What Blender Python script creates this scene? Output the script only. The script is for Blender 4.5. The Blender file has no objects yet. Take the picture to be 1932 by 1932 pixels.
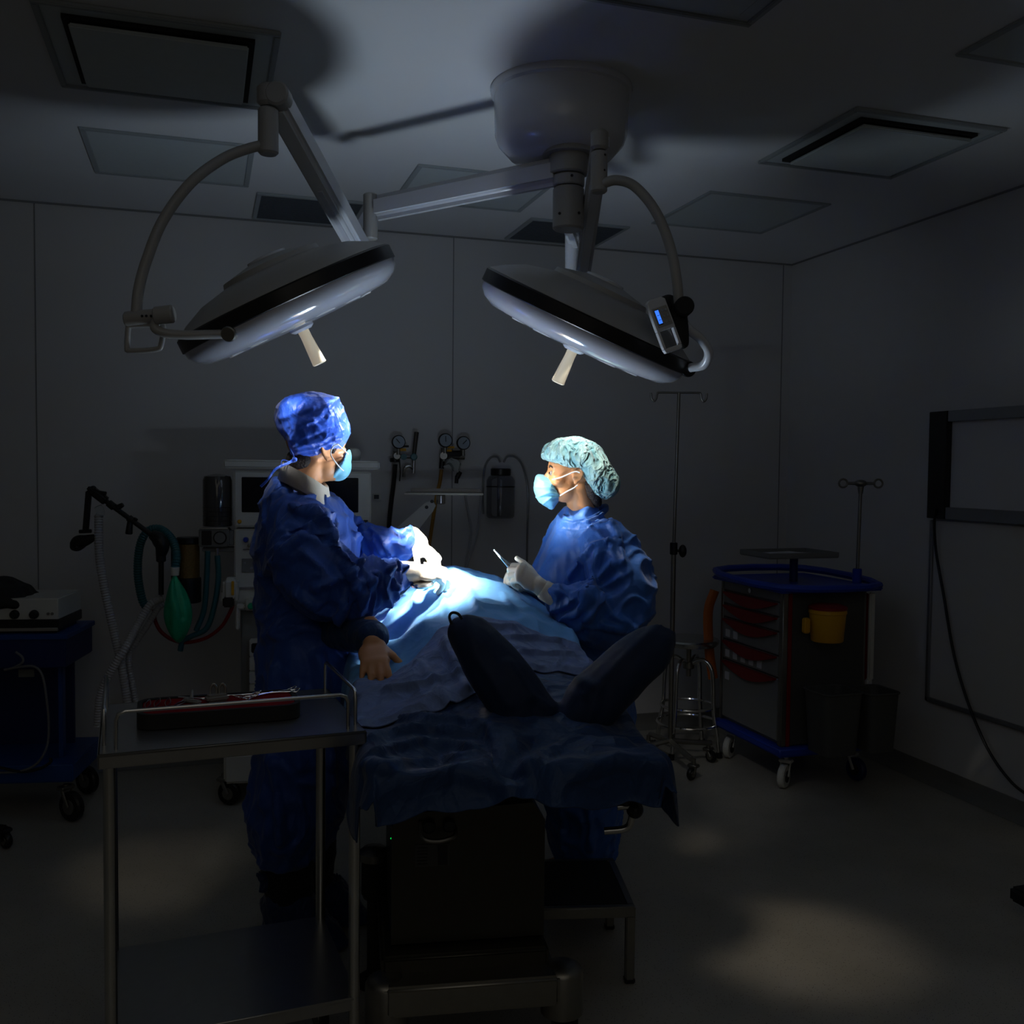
import bpy, bmesh, math, random
import numpy as np
from mathutils import Vector, Matrix, noise, Quaternion
from mathutils.bvhtree import BVHTree
random.seed(7)
PI = math.pi
scene = bpy.context.scene
COL = scene.collection
# ------------------------------------------------------------ camera model (used to survey the room)
F = 1850.; CX = CY = 966.; HC = 1.475
TH = math.radians(17.5); PIT = math.radians(2.48); ROL = math.radians(0.55)
def ray(px, py):
    x = (px-CX)/F; y = -(py-CY)/F
    c, s = math.cos(ROL), math.sin(ROL)
    x, y = x*c-y*s, x*s+y*c
    cp, sp = math.cos(PIT), math.sin(PIT)
    Y = cp+y*sp; Z = -sp+y*cp
    ct, st = math.cos(TH), math.sin(TH)
    return Vector((x*ct+Y*st, -x*st+Y*ct, Z)), Y
EYE = Vector((0, 0, HC))
def P(px, py, d):
    r, Y = ray(px, py); return EYE+r*(d/Y)
def PZ(px, py, z):
    r, Y = ray(px, py); return EYE+r*((z-HC)/r.z)
def PY(px, py, y):
    r, Y = ray(px, py); return EYE+r*(y/r.y)
def PX(px, py, x):
    r, Y = ray(px, py); return EYE+r*(x/r.x)
RT = Vector((math.cos(TH), -math.sin(TH), 0)); FW = Vector((math.sin(TH), math.cos(TH), 0)); UP = Vector((0, 0, 1))
H = 2.7; YB = 5.08; XR = 3.32; XL = -3.2; YF = -2.6

# ------------------------------------------------------------ materials
def newmat(name):
    m = bpy.data.materials.new(name); m.use_nodes = True
    nt = m.node_tree; return m, nt, nt.nodes['Principled BSDF']
def mat(name, col, rough=.5, metal=0., emit=None, es=0., noise_amt=0., scale=40, bump=0., trans=0., alpha=1., coat=0., ior=1.45, sss=0.):
    m, nt, b = newmat(name)
    b.inputs['Base Color'].default_value = (*col, 1)
    b.inputs['Roughness'].default_value = rough
    b.inputs['Metallic'].default_value = metal
    b.inputs['Transmission Weight'].default_value = trans
    b.inputs['Alpha'].default_value = alpha
    b.inputs['Coat Weight'].default_value = coat
    b.inputs['IOR'].default_value = ior
    if sss:
        b.inputs['Subsurface Weight'].default_value = sss
        b.inputs['Subsurface Radius'].default_value = (.01, .004, .002)
        b.inputs['Subsurface Scale'].default_value = 1.
    if emit:
        b.inputs['Emission Color'].default_value = (*emit, 1)
        b.inputs['Emission Strength'].default_value = es
    tc = nt.nodes.new('ShaderNodeTexCoord')
    n = nt.nodes.new('ShaderNodeTexNoise'); n.inputs['Scale'].default_value = scale; n.inputs['Detail'].default_value = 4
    nt.links.new(tc.outputs['Object'], n.inputs['Vector'])
    if noise_amt:
        mx = nt.nodes.new('ShaderNodeMix'); mx.data_type = 'RGBA'
        mx.inputs['A'].default_value = (*[c*(1-noise_amt) for c in col], 1)
        mx.inputs['B'].default_value = (*[min(1, c*(1+noise_amt)) for c in col], 1)
        nt.links.new(n.outputs['Fac'], mx.inputs['Factor']); nt.links.new(mx.outputs['Result'], b.inputs['Base Color'])
    else:
        mr = nt.nodes.new('ShaderNodeMapRange'); mr.inputs['To Min'].default_value = max(0, rough-.06); mr.inputs['To Max'].default_value = min(1, rough+.06)
        nt.links.new(n.outputs['Fac'], mr.inputs['Value']); nt.links.new(mr.outputs['Result'], b.inputs['Roughness'])
    if bump:
        bp = nt.nodes.new('ShaderNodeBump'); bp.inputs['Strength'].default_value = bump; bp.inputs['Distance'].default_value = .01
        nt.links.new(n.outputs['Fac'], bp.inputs['Height']); nt.links.new(bp.outputs['Normal'], b.inputs['Normal'])
    return m
def cloth(name, col, scale=9, strength=.5, dist=.02, rough=.5, sheen=.25, col2=None, spec=.5, stretch=(1, 1, .6)):
    """crumpled non-woven fabric: creased cells in the bump"""
    m, nt, b = newmat(name)
    b.inputs['Roughness'].default_value = rough
    b.inputs['Sheen Weight'].default_value = sheen
    b.inputs['Specular IOR Level'].default_value = spec
    b.inputs['Base Color'].default_value = (*col, 1)
    tc = nt.nodes.new('ShaderNodeTexCoord')
    mp = nt.nodes.new('ShaderNodeMapping'); mp.inputs['Scale'].default_value = stretch
    nz = nt.nodes.new('ShaderNodeTexNoise'); nz.inputs['Scale'].default_value = scale*.7; nz.inputs['Detail'].default_value = 2
    ad = nt.nodes.new('ShaderNodeVectorMath'); ad.operation = 'MULTIPLY_ADD'; ad.inputs[1].default_value = (.12, .12, .12)
    v = nt.nodes.new('ShaderNodeTexVoronoi'); v.inputs['Scale'].default_value = scale
    v2 = nt.nodes.new('ShaderNodeTexVoronoi'); v2.inputs['Scale'].default_value = scale*2.7
    fine = nt.nodes.new('ShaderNodeTexNoise'); fine.inputs['Scale'].default_value = scale*6
    L = nt.links.new
    L(tc.outputs['Object'], mp.inputs['Vector']); L(mp.outputs['Vector'], nz.inputs['Vector'])
    L(nz.outputs['Color'], ad.inputs[0]); L(mp.outputs['Vector'], ad.inputs[2])
    for t in (v, v2, fine): L(ad.outputs['Vector'], t.inputs['Vector'])
    m1 = nt.nodes.new('ShaderNodeMath'); m1.operation = 'MULTIPLY_ADD'; m1.inputs[1].default_value = .3
    L(v2.outputs['Distance'], m1.inputs[0]); L(v.outputs['Distance'], m1.inputs[2])
    m2 = nt.nodes.new('ShaderNodeMath'); m2.operation = 'MULTIPLY_ADD'; m2.inputs[1].default_value = .12
    L(fine.outputs['Fac'], m2.inputs[0]); L(m1.outputs[0], m2.inputs[2])
    bp = nt.nodes.new('ShaderNodeBump'); bp.inputs['Strength'].default_value = strength; bp.inputs['Distance'].default_value = dist
    L(m2.outputs[0], bp.inputs['Height']); L(bp.outputs['Normal'], b.inputs['Normal'])
    if col2:
        cr = nt.nodes.new('ShaderNodeMix'); cr.data_type = 'RGBA'
        cr.inputs['A'].default_value = (*col, 1); cr.inputs['B'].default_value = (*col2, 1)
        L(m1.outputs[0], cr.inputs['Factor']); L(cr.outputs['Result'], b.inputs['Base Color'])
    return m
def speckle(name, base, dark, rough, sc=260):
    m, nt, b = newmat(name); b.inputs['Roughness'].default_value = rough
    tc = nt.nodes.new('ShaderNodeTexCoord'); v = nt.nodes.new('ShaderNodeTexVoronoi'); v.inputs['Scale'].default_value = sc
    n = nt.nodes.new('ShaderNodeTexNoise'); n.inputs['Scale'].default_value = 3; n.inputs['Detail'].default_value = 5
    r = nt.nodes.new('ShaderNodeValToRGB'); r.color_ramp.elements[0].position = .12; r.color_ramp.elements[1].position = .2
    r.color_ramp.elements[0].color = (*dark, 1); r.color_ramp.elements[1].color = (*base, 1)
    mx = nt.nodes.new('ShaderNodeMix'); mx.data_type = 'RGBA'; mx.blend_type = 'MULTIPLY'; mx.inputs['Factor'].default_value = .5
    L = nt.links.new
    L(tc.outputs['Object'], v.inputs['Vector']); L(tc.outputs['Object'], n.inputs['Vector'])
    L(v.outputs['Distance'], r.inputs['Fac']); L(r.outputs['Color'], mx.inputs['A']); L(n.outputs['Fac'], mx.inputs['B'])
    L(mx.outputs['Result'], b.inputs['Base Color'])
    return m
M = {}
M['wall'] = mat('wall_paint', (.62, .61, .60), .45, noise_amt=.03, scale=2)
M['ceil'] = mat('ceiling_paint', (.78, .79, .80), .55, noise_amt=.02, scale=3)
M['floor'] = speckle('speckled_vinyl', (.50, .475, .41), (.05, .05, .045), .38, 130)
M['skirt'] = speckle('skirting_vinyl', (.26, .255, .24), (.08, .08, .075), .4)
M['seam'] = mat('seam', (.25, .25, .25), .6)
M['lampw'] = mat('lamp_enamel', (.62, .63, .66), .22, coat=.3)
M['lampg'] = mat('lamp_enamel_warm', (.36, .35, .33), .38)
M['lens'] = mat('lamp_lower_shell', (.55, .56, .62), .12, coat=.6)
M['black'] = mat('black_rubber', (.012, .012, .013), .35)
M['blackm'] = mat('black_matte', (.015, .015, .015), .8)
M['cream'] = mat('cream_handle', (.8, .72, .55), .4, emit=(1, .82, .55), es=.22)  # faint emission imitates lamp light glowing through the translucent handle
M['steel'] = mat('brushed_steel', (.55, .55, .53), .24, 1.)
M['steeld'] = mat('dull_steel', (.30, .29, .26), .42, 1., noise_amt=.1)
M['chrome'] = mat('chrome', (.75, .75, .74), .12, 1.)
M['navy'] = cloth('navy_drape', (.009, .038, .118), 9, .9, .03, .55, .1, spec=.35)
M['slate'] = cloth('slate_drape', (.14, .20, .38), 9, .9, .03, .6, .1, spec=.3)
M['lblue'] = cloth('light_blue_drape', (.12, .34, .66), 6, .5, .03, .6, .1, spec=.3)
M['gown'] = cloth('gown_blue', (.018, .075, .35), 7, .7, .03, .5, .15, spec=.4)
M['gown2'] = cloth('gown_blue_b', (.028, .125, .46), 7, .6, .03, .5, .15, spec=.4)
M['cap'] = cloth('cap_blue', (.03, .13, .78), 12, .8, .02, .38, .3)
M['bouf'] = cloth('bouffant_teal', (.05, .34, .42), 26, 1., .03, .6, .25, col2=(.50, .78, .74), stretch=(1, 1, .6))
M['mask'] = cloth('mask_blue', (.15, .46, .64), 10, .3, .01, .6, .2, stretch=(.3, .3, 3))
M['white'] = mat('white_elastic', (.75, .75, .72), .6)
M['collar'] = cloth('collar_fabric', (.62, .55, .43), 14, .25, .01, .7, .2)
M['grey'] = cloth('grey_knit', (.20, .22, .27), 30, .2, .005, .8, .2)
M['latex'] = mat('latex_glove', (.80, .70, .55), .42, noise_amt=.05, scale=60, bump=.15, sss=.05)
M['skin'] = mat('skin', (.50, .235, .105), .45, noise_amt=.08, scale=30, sss=.08)
M['hair'] = mat('hair', (.02, .012, .008), .6, bump=.6, scale=180)
M['eye'] = mat('eye', (.22, .2, .19), .4)
M['iris'] = mat('iris', (.02, .012, .01), .15)
M['trouser'] = cloth('dark_trousers', (.006, .007, .012), 12, .4, .02, .8, .1)
M['shoe'] = cloth('shoe_cover', (.012, .035, .13), 18, .6, .02, .6, .2)
M['mwhite'] = mat('machine_white', (.62, .62, .57), .4, noise_amt=.03)
M['mgrey'] = mat('machine_grey', (.20, .20, .19), .45)
M['screen'] = mat('dark_screen', (.004, .006, .012), .12)
M['glass'] = mat('clear_glass', (.85, .9, .9), .05, trans=1., ior=1.2)
M['smoke'] = mat('smoked_glass', (.06, .055, .05), .1, coat=.5)
M['amber'] = mat('amber_granules', (.22, .13, .03), .5, noise_amt=.4, scale=160, bump=.5)
M['teal'] = mat('teal_hose', (.02, .13, .15), .35)
M['green'] = mat('green_bag', (.0, .34, .16), .4, bump=.2, scale=25)
M['tube'] = mat('corrugated_tube', (.5, .5, .5), .35, alpha=.45)
M['red'] = mat('red_plastic', (.24, .006, .008), .45)
M['redd'] = cloth('red_lining', (.20, .004, .008), 20, .2, .01, .8, 0., spec=.1)
M['footw'] = cloth('foot_wrap', (.006, .018, .055), 6, .5, .02, .65, .05, spec=.3)
M['orange'] = mat('orange_plastic', (.55, .14, .02), .4)
M['ohose'] = mat('orange_hose', (.38, .19, .02), .4)
M['yellow'] = mat('yellow_plastic', (.72, .36, .01), .4)
M['blue'] = mat('blue_plastic', (.01, .05, .42), .35)
M['blued'] = mat('dark_blue_metal', (.008, .02, .11), .45)
M['cartblue'] = mat('cart_blue_paint', (.01, .06, .25), .4)
M['cartgrey'] = mat('cart_grey', (.22, .22, .21), .45)
M['bin'] = mat('bin_grey', (.075, .075, .07), .6)
M['jarg'] = mat('jar_plastic', (.16, .16, .17), .12, alpha=.5, coat=.5)
M['paper'] = mat('paper', (.6, .6, .62), .8)
M['board'] = mat('board_surface', (.60, .60, .62), .3)
M['bframe'] = mat('board_frame', (.30, .31, .33), .4, .6)
M['bpanel'] = mat('lower_board_surface', (.58, .57, .55), .4)
M['panel'] = mat('light_diffuser', (.55, .60, .60), .4, noise_amt=.05)
M['pframe'] = mat('panel_frame', (.36, .39, .40), .5)
M['vent'] = mat('vent_dark', (.10, .115, .13), .7)
M['cablegrey'] = mat('cable_grey', (.16, .16, .16), .5)
M['lcd'] = mat('lcd_blue', (.02, .08, .3), .3, emit=(.05, .22, 1.), es=1.0)
M['lcdm'] = mat('lcd_mark', (.0, .02, .1), .3)
M['led'] = mat('green_led', (0, .3, 0), .3, emit=(0, 1, .1), es=.6)

# ------------------------------------------------------------ things and meshes
BASE = {}
def thing(name, label, cat, loc=(0, 0, 0), group=None):
    o = bpy.data.objects.new(name, None); COL.objects.link(o); o.location = loc; o.empty_display_size = .1
    o['label'] = label; o['category'] = cat
    if group: o['group'] = group
    BASE[o.name] = Vector(loc); return o
def tag(o, label, cat, group=None):
    o['label'] = label; o['category'] = cat
    if group: o['group'] = group
    return o
def link(name, me, mt, parent=None, base=None):
    o = bpy.data.objects.new(name, me); COL.objects.link(o)
    if mt is not None and not me.materials: me.materials.append(mt)
    if parent is not None:
        o.parent = parent; b = BASE[parent.name]
    else:
        if base is None:
            n = len(me.vertices); a = np.empty(n*3); me.vertices.foreach_get('co', a); a = a.reshape(-1, 3)
            lo, hi = a.min(0), a.max(0); base = Vector(((lo[0]+hi[0])/2, (lo[1]+hi[1])/2, lo[2]))
        b = Vector(base); o.location = b
    me.transform(Matrix.Translation(-b)); me.update()
    BASE[o.name] = b
    return o
def struct(o, label=None):
    o['kind'] = 'structure'
    if label: o['label'] = label
    return o
def frame(o, yaw=0.):
    return Matrix.Translation(Vector(o)) @ Matrix.Rotation(yaw, 4, 'Z')
def catmull(pts, n=8, closed=False):
    pts = [Vector(p) for p in pts]
    if len(pts) < 3: return pts
    out = []; N = len(pts)
    for i in range(N if closed else N-1):
        if closed: a, b, c, d = pts[(i-1) % N], pts[i], pts[(i+1) % N], pts[(i+2) % N]
        else: a = pts[i-1] if i else pts[0]*2-pts[1]; b = pts[i]; c = pts[i+1]; d = pts[i+2] if i+2 < N else c*2-b
        for k in range(n):
            t = k/n
            out.append(.5*((2*b)+(c-a)*t+(2*a-5*b+4*c-d)*t*t+(3*b-a-3*c+d)*t**3))
    if not closed: out.append(pts[-1])
    return out
class MB:
    def __init__(s, Mx=None): s.bm = bmesh.new(); s.M = Mx or Matrix()
    def v(s, p): return s.bm.verts.new(s.M @ Vector(p))
    def box(s, c, sz, bev=0., yaw=0., R=None):
        c = Vector(c); R = R or Matrix.Rotation(yaw, 3, 'Z')
        t = bmesh.new(); bmesh.ops.create_cube(t, size=1)
        for v in t.verts: v.co = Vector((v.co.x*sz[0], v.co.y*sz[1], v.co.z*sz[2]))
        if bev: bmesh.ops.bevel(t, geom=list(t.edges), offset=bev, segments=3, affect='EDGES', clamp_overlap=True)
        mp = {v: s.v(c+R @ v.co) for v in t.verts}
        for f in t.faces: s.bm.faces.new([mp[v] for v in f.verts])
        t.free(); return s
    def b2(s, lo, hi, bev=0.):
        lo, hi = Vector(lo), Vector(hi); return s.box((lo+hi)/2, hi-lo, bev)
    def ring(s, c, ax, r, n=20, r2=None, up=None):
        ax = Vector(ax).normalized(); up = Vector(up) if up else (Vector((0, 0, 1)) if abs(ax.z) < .95 else Vector((1, 0, 0)))
        u = ax.cross(up).normalized(); w = ax.cross(u).normalized(); r2 = r if r2 is None else r2
        return [s.v(Vector(c)+u*(r*math.cos(2*PI*i/n))+w*(r2*math.sin(2*PI*i/n))) for i in range(n)]
    def bridge(s, a, b):
        n = len(a)
        for i in range(n): s.bm.faces.new([a[i], a[(i+1) % n], b[(i+1) % n], b[i]])
    def cyl(s, p0, p1, r0, r1=None, n=20, bev=0.):
        r1 = r0 if r1 is None else r1; p0, p1 = Vector(p0), Vector(p1); ax = p1-p0; L = ax.length
        prof = [(r0, 0), (r1, L)]
        if bev: prof = [(r0-bev, 0), (r0, bev), (r1, L-bev), (r1-bev, L)]
        return s.lathe(prof, p0, ax, n)
    def lathe(s, prof, o, ax, n=32, cap=True):
        o = Vector(o); ax = Vector(ax).normalized(); prev = None
        for r, h in prof:
            rg = s.ring(o+ax*h, ax, max(r, 1e-4), n)
            if prev: s.bridge(prev, rg)
            elif cap: s.bm.faces.new(rg[::-1])
            prev = rg
        if cap: s.bm.faces.new(prev)
        return s
    def tube(s, pts, r, n=10, smooth=6, closed=False, flat=1., up=None):
        pts = catmull(pts, smooth, closed) if smooth else [Vector(p) for p in pts]
        N = len(pts); rr = r if callable(r) else (lambda t: r)
        rings = []; nv = None
        for i, p in enumerate(pts):
            if closed: t = (pts[(i+1) % N]-pts[i-1])
            else: t = pts[min(i+1, N-1)]-pts[max(i-1, 0)]
            t.normalize()
            if nv is None:
                nv = Vector(up) if up else (Vector((0, 0, 1)) if abs(t.z) < .9 else Vector((1, 0, 0)))
            nv = (nv-t*nv.dot(t)).normalized(); w = t.cross(nv); q = rr(i/max(1, N-1))
            rings.append([s.v(p+nv*(q*math.cos(2*PI*k/n))+w*(q*flat*math.sin(2*PI*k/n))) for k in range(n)])
        for i in range(N-1): s.bridge(rings[i], rings[i+1])
        if closed: s.bridge(rings[-1], rings[0])
        else: s.bm.faces.new(rings[0][::-1]); s.bm.faces.new(rings[-1])
        return s
    def sph(s, c, r, R=None, n=14):
        c = Vector(c); r = Vector(r) if hasattr(r, '__len__') else Vector((r, r, r)); R = R or Matrix.Identity(3)
        t = bmesh.new(); bmesh.ops.create_uvsphere(t, u_segments=n*2, v_segments=n, radius=1)
        mp = {v: s.v(c+R @ Vector((v.co.x*r.x, v.co.y*r.y, v.co.z*r.z))) for v in t.verts}
        for f in t.faces: s.bm.faces.new([mp[v] for v in f.verts])
        t.free(); return s
    def cap(s, p0, r0, p1, r1=None, n=14):
        r1 = r0 if r1 is None else r1; s.cyl(p0, p1, r0, r1, n*2); s.sph(p0, r0, n=n); s.sph(p1, r1, n=n); return s
    def poly(s, pts, h):
        """closed outline extruded by vector h"""
        h = Vector(h); a = [s.v(p) for p in pts]; b = [s.v(Vector(p)+h) for p in pts]
        s.bm.faces.new(a[::-1]); s.bm.faces.new(b); s.bridge(a, b); return s
    def loft(s, secs, n=28):
        """secs: (centre, semi axis along RT, semi axis along FW)"""
        prev = None
        for c, a, b in secs:
            rg = [s.v(Vector(c)+RT*(a*math.cos(2*PI*i/n))+FW*(b*math.sin(2*PI*i/n))) for i in range(n)]
            if prev: s.bridge(prev, rg)
            else: s.bm.faces.new(rg)
            prev = rg
        s.bm.faces.new(prev[::-1]); return s
    def pillow(s, outline, c, T, d, N=48, K=7, dd=0., pw=.5):
        """inflated shape whose outline is surveyed at depth d; c centre, T half thickness; dd depth change towards the top"""
        pts = catmull([Vector((x, y, 0)) for x, y in outline], 6, True)
        L = [0]
        for i in range(len(pts)): L.append(L[-1]+(pts[(i+1) % len(pts)]-pts[i]).length)
        res = []
        for k in range(N):
            t = k/N*L[-1]; i = max(j for j in range(len(pts)) if L[j] <= t)
            f = (t-L[i])/max(1e-9, L[i+1]-L[i]); res.append(pts[i].lerp(pts[(i+1) % len(pts)], f))
        c2 = Vector((c[0], c[1], 0)); rings = {}
        def pt(q, off): return P(q.x, q.y, d+dd*(c[1]-q.y)/100.)+FW*off
        for sd in (-1, 1):
            for j in range(K):
                t = 1-j/K
                off = sd*T*(1-t*t)**pw
                if j == 0:
                    if sd == -1: rings[0] = [s.v(pt(q, 0)) for q in res]
                    continue
                rings[sd*j] = [s.v(pt(c2+(q-c2)*t, off)) for q in res]
            top = s.v(pt(c2, sd*T))
            for j in range(1, K):
                a = rings[0] if j == 1 else rings[sd*(j-1)]
                s.bridge(a, rings[sd*j])
            lr = rings[sd*(K-1)]
            for i in range(N): s.bm.faces.new([lr[i], lr[(i+1) % N], top])
        return s
    def mesh(s, name, smooth=True):
        bmesh.ops.recalc_face_normals(s.bm, faces=list(s.bm.faces))
        me = bpy.data.meshes.new(name); s.bm.to_mesh(me); s.bm.free()
        if smooth:
            me.shade_smooth(); me.set_sharp_from_angle(angle=math.radians(38))
        return me
    def build(s, name, mt, parent=None, smooth=True, base=None):
        return link(name, s.mesh(name, smooth), mt, parent, base)
    def remesh(s, name, voxel, smooth=4, fac=.5):
        me = s.mesh(name, False)
        o = bpy.data.objects.new('t', me); COL.objects.link(o)
        m = o.modifiers.new('r', 'REMESH'); m.mode = 'VOXEL'; m.voxel_size = voxel
        if smooth:
            q = o.modifiers.new('s', 'SMOOTH'); q.factor = fac; q.iterations = smooth
        dg = bpy.context.evaluated_depsgraph_get(); dg.update()
        me2 = bpy.data.meshes.new_from_object(o.evaluated_get(dg))
        bpy.data.objects.remove(o); bpy.data.meshes.remove(me)
        me2.name = name; me2.shade_smooth(); return me2
def nvec(q):
    return Vector((noise.noise(q+Vector((17.3, 4.1, 9.7))), noise.noise(q+Vector((-31.9, 12.4, 2.2))), noise.noise(q+Vector((5.6, -22.8, 41.3)))))
def get_co(me):
    n = len(me.vertices); a = np.empty(n*3); me.vertices.foreach_get('co', a); return a.reshape(-1, 3)
def get_no(me):
    n = len(me.vertices); a = np.empty(n*3, dtype=np.float32); me.vertex_normals.foreach_get('vector', a); return a.reshape(-1, 3)
def set_co(me, a): me.vertices.foreach_set('co', a.reshape(-1).astype(np.float32)); me.update()
def folds(me, amp, scale, st=(1, 1, .5), warp=.35, amp2=.3, seed=0., mask=None, rid=0.):
    """creased cell folds along the normals"""
    co, no = get_co(me), get_no(me); out = co.copy(); S = Vector((seed, seed*1.7, seed*.3))
    for i in range(len(co)):
        p = Vector(co[i]); w = 1. if mask is None else mask(p)
        if w <= 0: continue
        q = Vector((p.x*st[0], p.y*st[1], p.z*st[2]))*scale+S
        q += nvec(q*.6)*warp
        f = noise.voronoi(q)[0]; f2 = noise.voronoi(q*2.3)[0]
        h = min(f[0], .9)-.42+amp2*(f2[0]-.42)
        if rid:
            h += rid*(max(0., 1-abs(noise.noise(q*1.6+S))*7)+.6*max(0., 1-abs(noise.noise(Vector((q.z, q.x, q.y))*2.9))*6))
        out[i] += no[i]*(h*amp*w)
    set_co(me, out); return me
def seg_dist(co, pts):
    best = np.full(len(co), 1e9)
    for a, b in zip(pts[:-1], pts[1:]):
        a = np.array(a); b = np.array(b); ab = b-a
        t = np.clip(((co-a) @ ab)/max(1e-12, ab @ ab), 0, 1)
        best = np.minimum(best, np.linalg.norm(co-(a+t[:, None]*ab), axis=1))
    return best
def creases(me, items, gain=1.):
    """ridges / valleys along polylines laid onto the surface"""
    bvh = BVHTree.FromPolygons([v.co for v in me.vertices], [p.vertices for p in me.polygons])
    co, no = get_co(me), get_no(me).astype(float); D = np.zeros(len(co))
    for pts, amp, w in items:
        P3 = []
        for k in range(len(pts)-1):
            for t in (0, .34, .67):
                x = pts[k][0]+(pts[k+1][0]-pts[k][0])*t; y = pts[k][1]+(pts[k+1][1]-pts[k][1])*t
                h = bvh.ray_cast(EYE, ray(x, y)[0])
                if h[0]: P3.append(h[0])
        h = bvh.ray_cast(EYE, ray(*pts[-1])[0])
        if h[0]: P3.append(h[0])
        if len(P3) < 2: continue
        q = [P3[0]]
        for p in P3[1:]:
            if (p-q[-1]).length < .12: q.append(p)
        if len(q) < 2: continue
        d = seg_dist(co, q)
        D += amp*gain*(np.maximum(0, 1-d/w)**1.1)
    set_co(me, co+no*D[:, None]); return me
def jit(o, a): return o+Vector((random.uniform(-a, a), random.uniform(-a, a), random.uniform(-a, a)))
def curtain_fn(v): return v
# ============================================================ ROOM
def panel(name, c, s, m, lab, **k):
    return struct(MB().box(c, s).build(name, m, smooth=False), lab)
panel('floor', ((XL+XR)/2, (YB+YF)/2, -.05), (XR-XL+.2, YB-YF+.2, .1), M['floor'], 'grey speckled vinyl floor')
panel('ceiling', ((XL+XR)/2, (YB+YF)/2, H+.05), (XR-XL+.2, YB-YF+.2, .1), M['ceil'], 'smooth white ceiling with recessed panels')
panel('wall_back', ((XL+XR)/2, YB+.05, H/2), (XR-XL+.2, .1, H), M['wall'], 'pale back wall behind the medical equipment')
panel('wall_right', (XR+.05, (YB+YF)/2, H/2), (.1, YB-YF, H), M['wall'], 'pale right wall carrying two boards')
panel('wall_left', (XL-.05, (YB+YF)/2, H/2), (.1, YB-YF, H), M['wall'], 'pale left wall')
panel('wall_front', ((XL+XR)/2, YF-.05, H/2), (XR-XL+.2, .1, H), M['wall'], 'pale wall opposite the back wall')
def skirt(name, a, b, nrm, lab):
    m = MB(); a, b, nrm = Vector(a), Vector(b), Vector(nrm)
    prof = [(0, .085), (.006, .085), (.008, .05), (.018, .022), (.05, 0), (0, 0)]
    m.poly([a+nrm*x+UP*(z+.001) for x, z in prof], b-a); struct(m.build(name, M['skirt']), lab)
skirt('baseboard_back', (XL, YB, 0), (XR, YB, 0), (0, -1, 0), 'coved grey skirting along the back wall')
skirt('baseboard_right', (XR, YF, 0), (XR, YB, 0), (-1, 0, 0), 'coved grey skirting along the right wall')
for i, px in enumerate((67, 855, 1476)):
    x = PY(px, 600, YB).x
    struct(MB().box((x, YB-.001, (H+.09)/2), (.005, .003, H-.09)).build('trim_%d' % (i+1), M['seam'], smooth=False), 'vertical joint between back wall panels')
p = PX(1790, 400, XR)
struct(MB().box(((XL+XR)/2, YB-.004, H-.004), (XR-XL, .008, .008)).build('trim_4', M['seam'], smooth=False), 'thin dark joint between back wall and ceiling')
struct(MB().box((XR-.004, (YB+YF)/2, H-.004), (.008, YB-YF, .008)).build('trim_5', M['seam'], smooth=False), 'thin dark joint between right wall and ceiling')
# ceiling panels: x0,x1,y0,y1,type
def ceil_panel(kind, x0, x1, y0, y1, lab, grp=None):
    grp = {'light': 'unlit ceiling lights', 'plate': 'ceiling air diffusers', 'vent': 'dark ceiling vents'}[kind]
    cx, cy = (x0+x1)/2, (y0+y1)/2; w, l = x1-x0, y1-y0
    if kind == 'light':
        t = thing('ceiling_light', lab, 'ceiling light', (cx, cy, H), grp)
        m = MB(); e = .022
        for c, s in (((cx, y0+e/2, 0), (w, e)), ((cx, y1-e/2, 0), (w, e)), ((x0+e/2, cy, 0), (e, l-2*e)), ((x1-e/2, cy, 0), (e, l-2*e))):
            m.box((c[0], c[1], H-.0035), (s[0], s[1], .009), .002)
        m.build('frame', M['pframe'], t, smooth=False)
        MB().box((cx, cy, H-.001), (w-2*e+.002, l-2*e+.002, .006)).build('diffuser', M['panel'], t, smooth=False)
    elif kind == 'plate':
        t = thing('ceiling_diffuser', lab, 'air diffuser', (cx, cy, H), grp)
        m = MB(); e = .018
        for c, s in (((cx, y0+e/2), (w, e)), ((cx, y1-e/2), (w, e)), ((x0+e/2, cy), (e, l-2*e)), ((x1-e/2, cy), (e, l-2*e))):
            m.box((c[0], c[1], H-.006), (s[0], s[1], .013), .003)
        m.build('frame', M['pframe'], t, smooth=False)
        q = .085
        MB().box((cx, cy, H-.002), (w-2*e+.002, l-2*e+.002, .005)).build('backing', M['panel'], t, smooth=False)
        MB().box((cx, cy, H-.010), (w-1.6*q, l-1.6*q, .012)).build('air_slot', M['blackm'], t, smooth=False)
        MB().box((cx, cy-.008, H-.028), (w-2*q, l-2*q, .012), .004).build('face_plate', M['panel'], t)
    else:
        t = thing('ceiling_vent', lab, 'air vent', (cx, cy, H), grp)
        m = MB(); e = .02
        for c, s in (((cx, y0+e/2), (w, e)), ((cx, y1-e/2), (w, e)), ((x0+e/2, cy), (e, l-2*e)), ((x1-e/2, cy), (e, l-2*e))):
            m.box((c[0], c[1], H-.005), (s[0], s[1], .011), .002)
        m.build('frame', M['pframe'], t, smooth=False)
        m = MB()
        for k in range(22): m.box((cx, y0+e+(k+.5)*(l-2*e)/22, H-.005), (w-2*e, .008, .008))
        m.build('grille', M['vent'], t, smooth=False)
        MB().box((cx, cy, H-.001), (w-2*e, l-2*e, .004)).build('backing', M['vent'], t, smooth=False)
ceil_panel('plate', -.43, .215, 2.88, 3.50, 'square air diffuser with raised plate, upper left above the left lamp')
ceil_panel('light', -.425, .195, 3.91, 4.485, 'unlit square ceiling light left of the curved lamp arm')
ceil_panel('vent', .235, .73, 4.565, 5.03, 'dark ceiling vent partly behind the left lamp arm')
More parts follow.
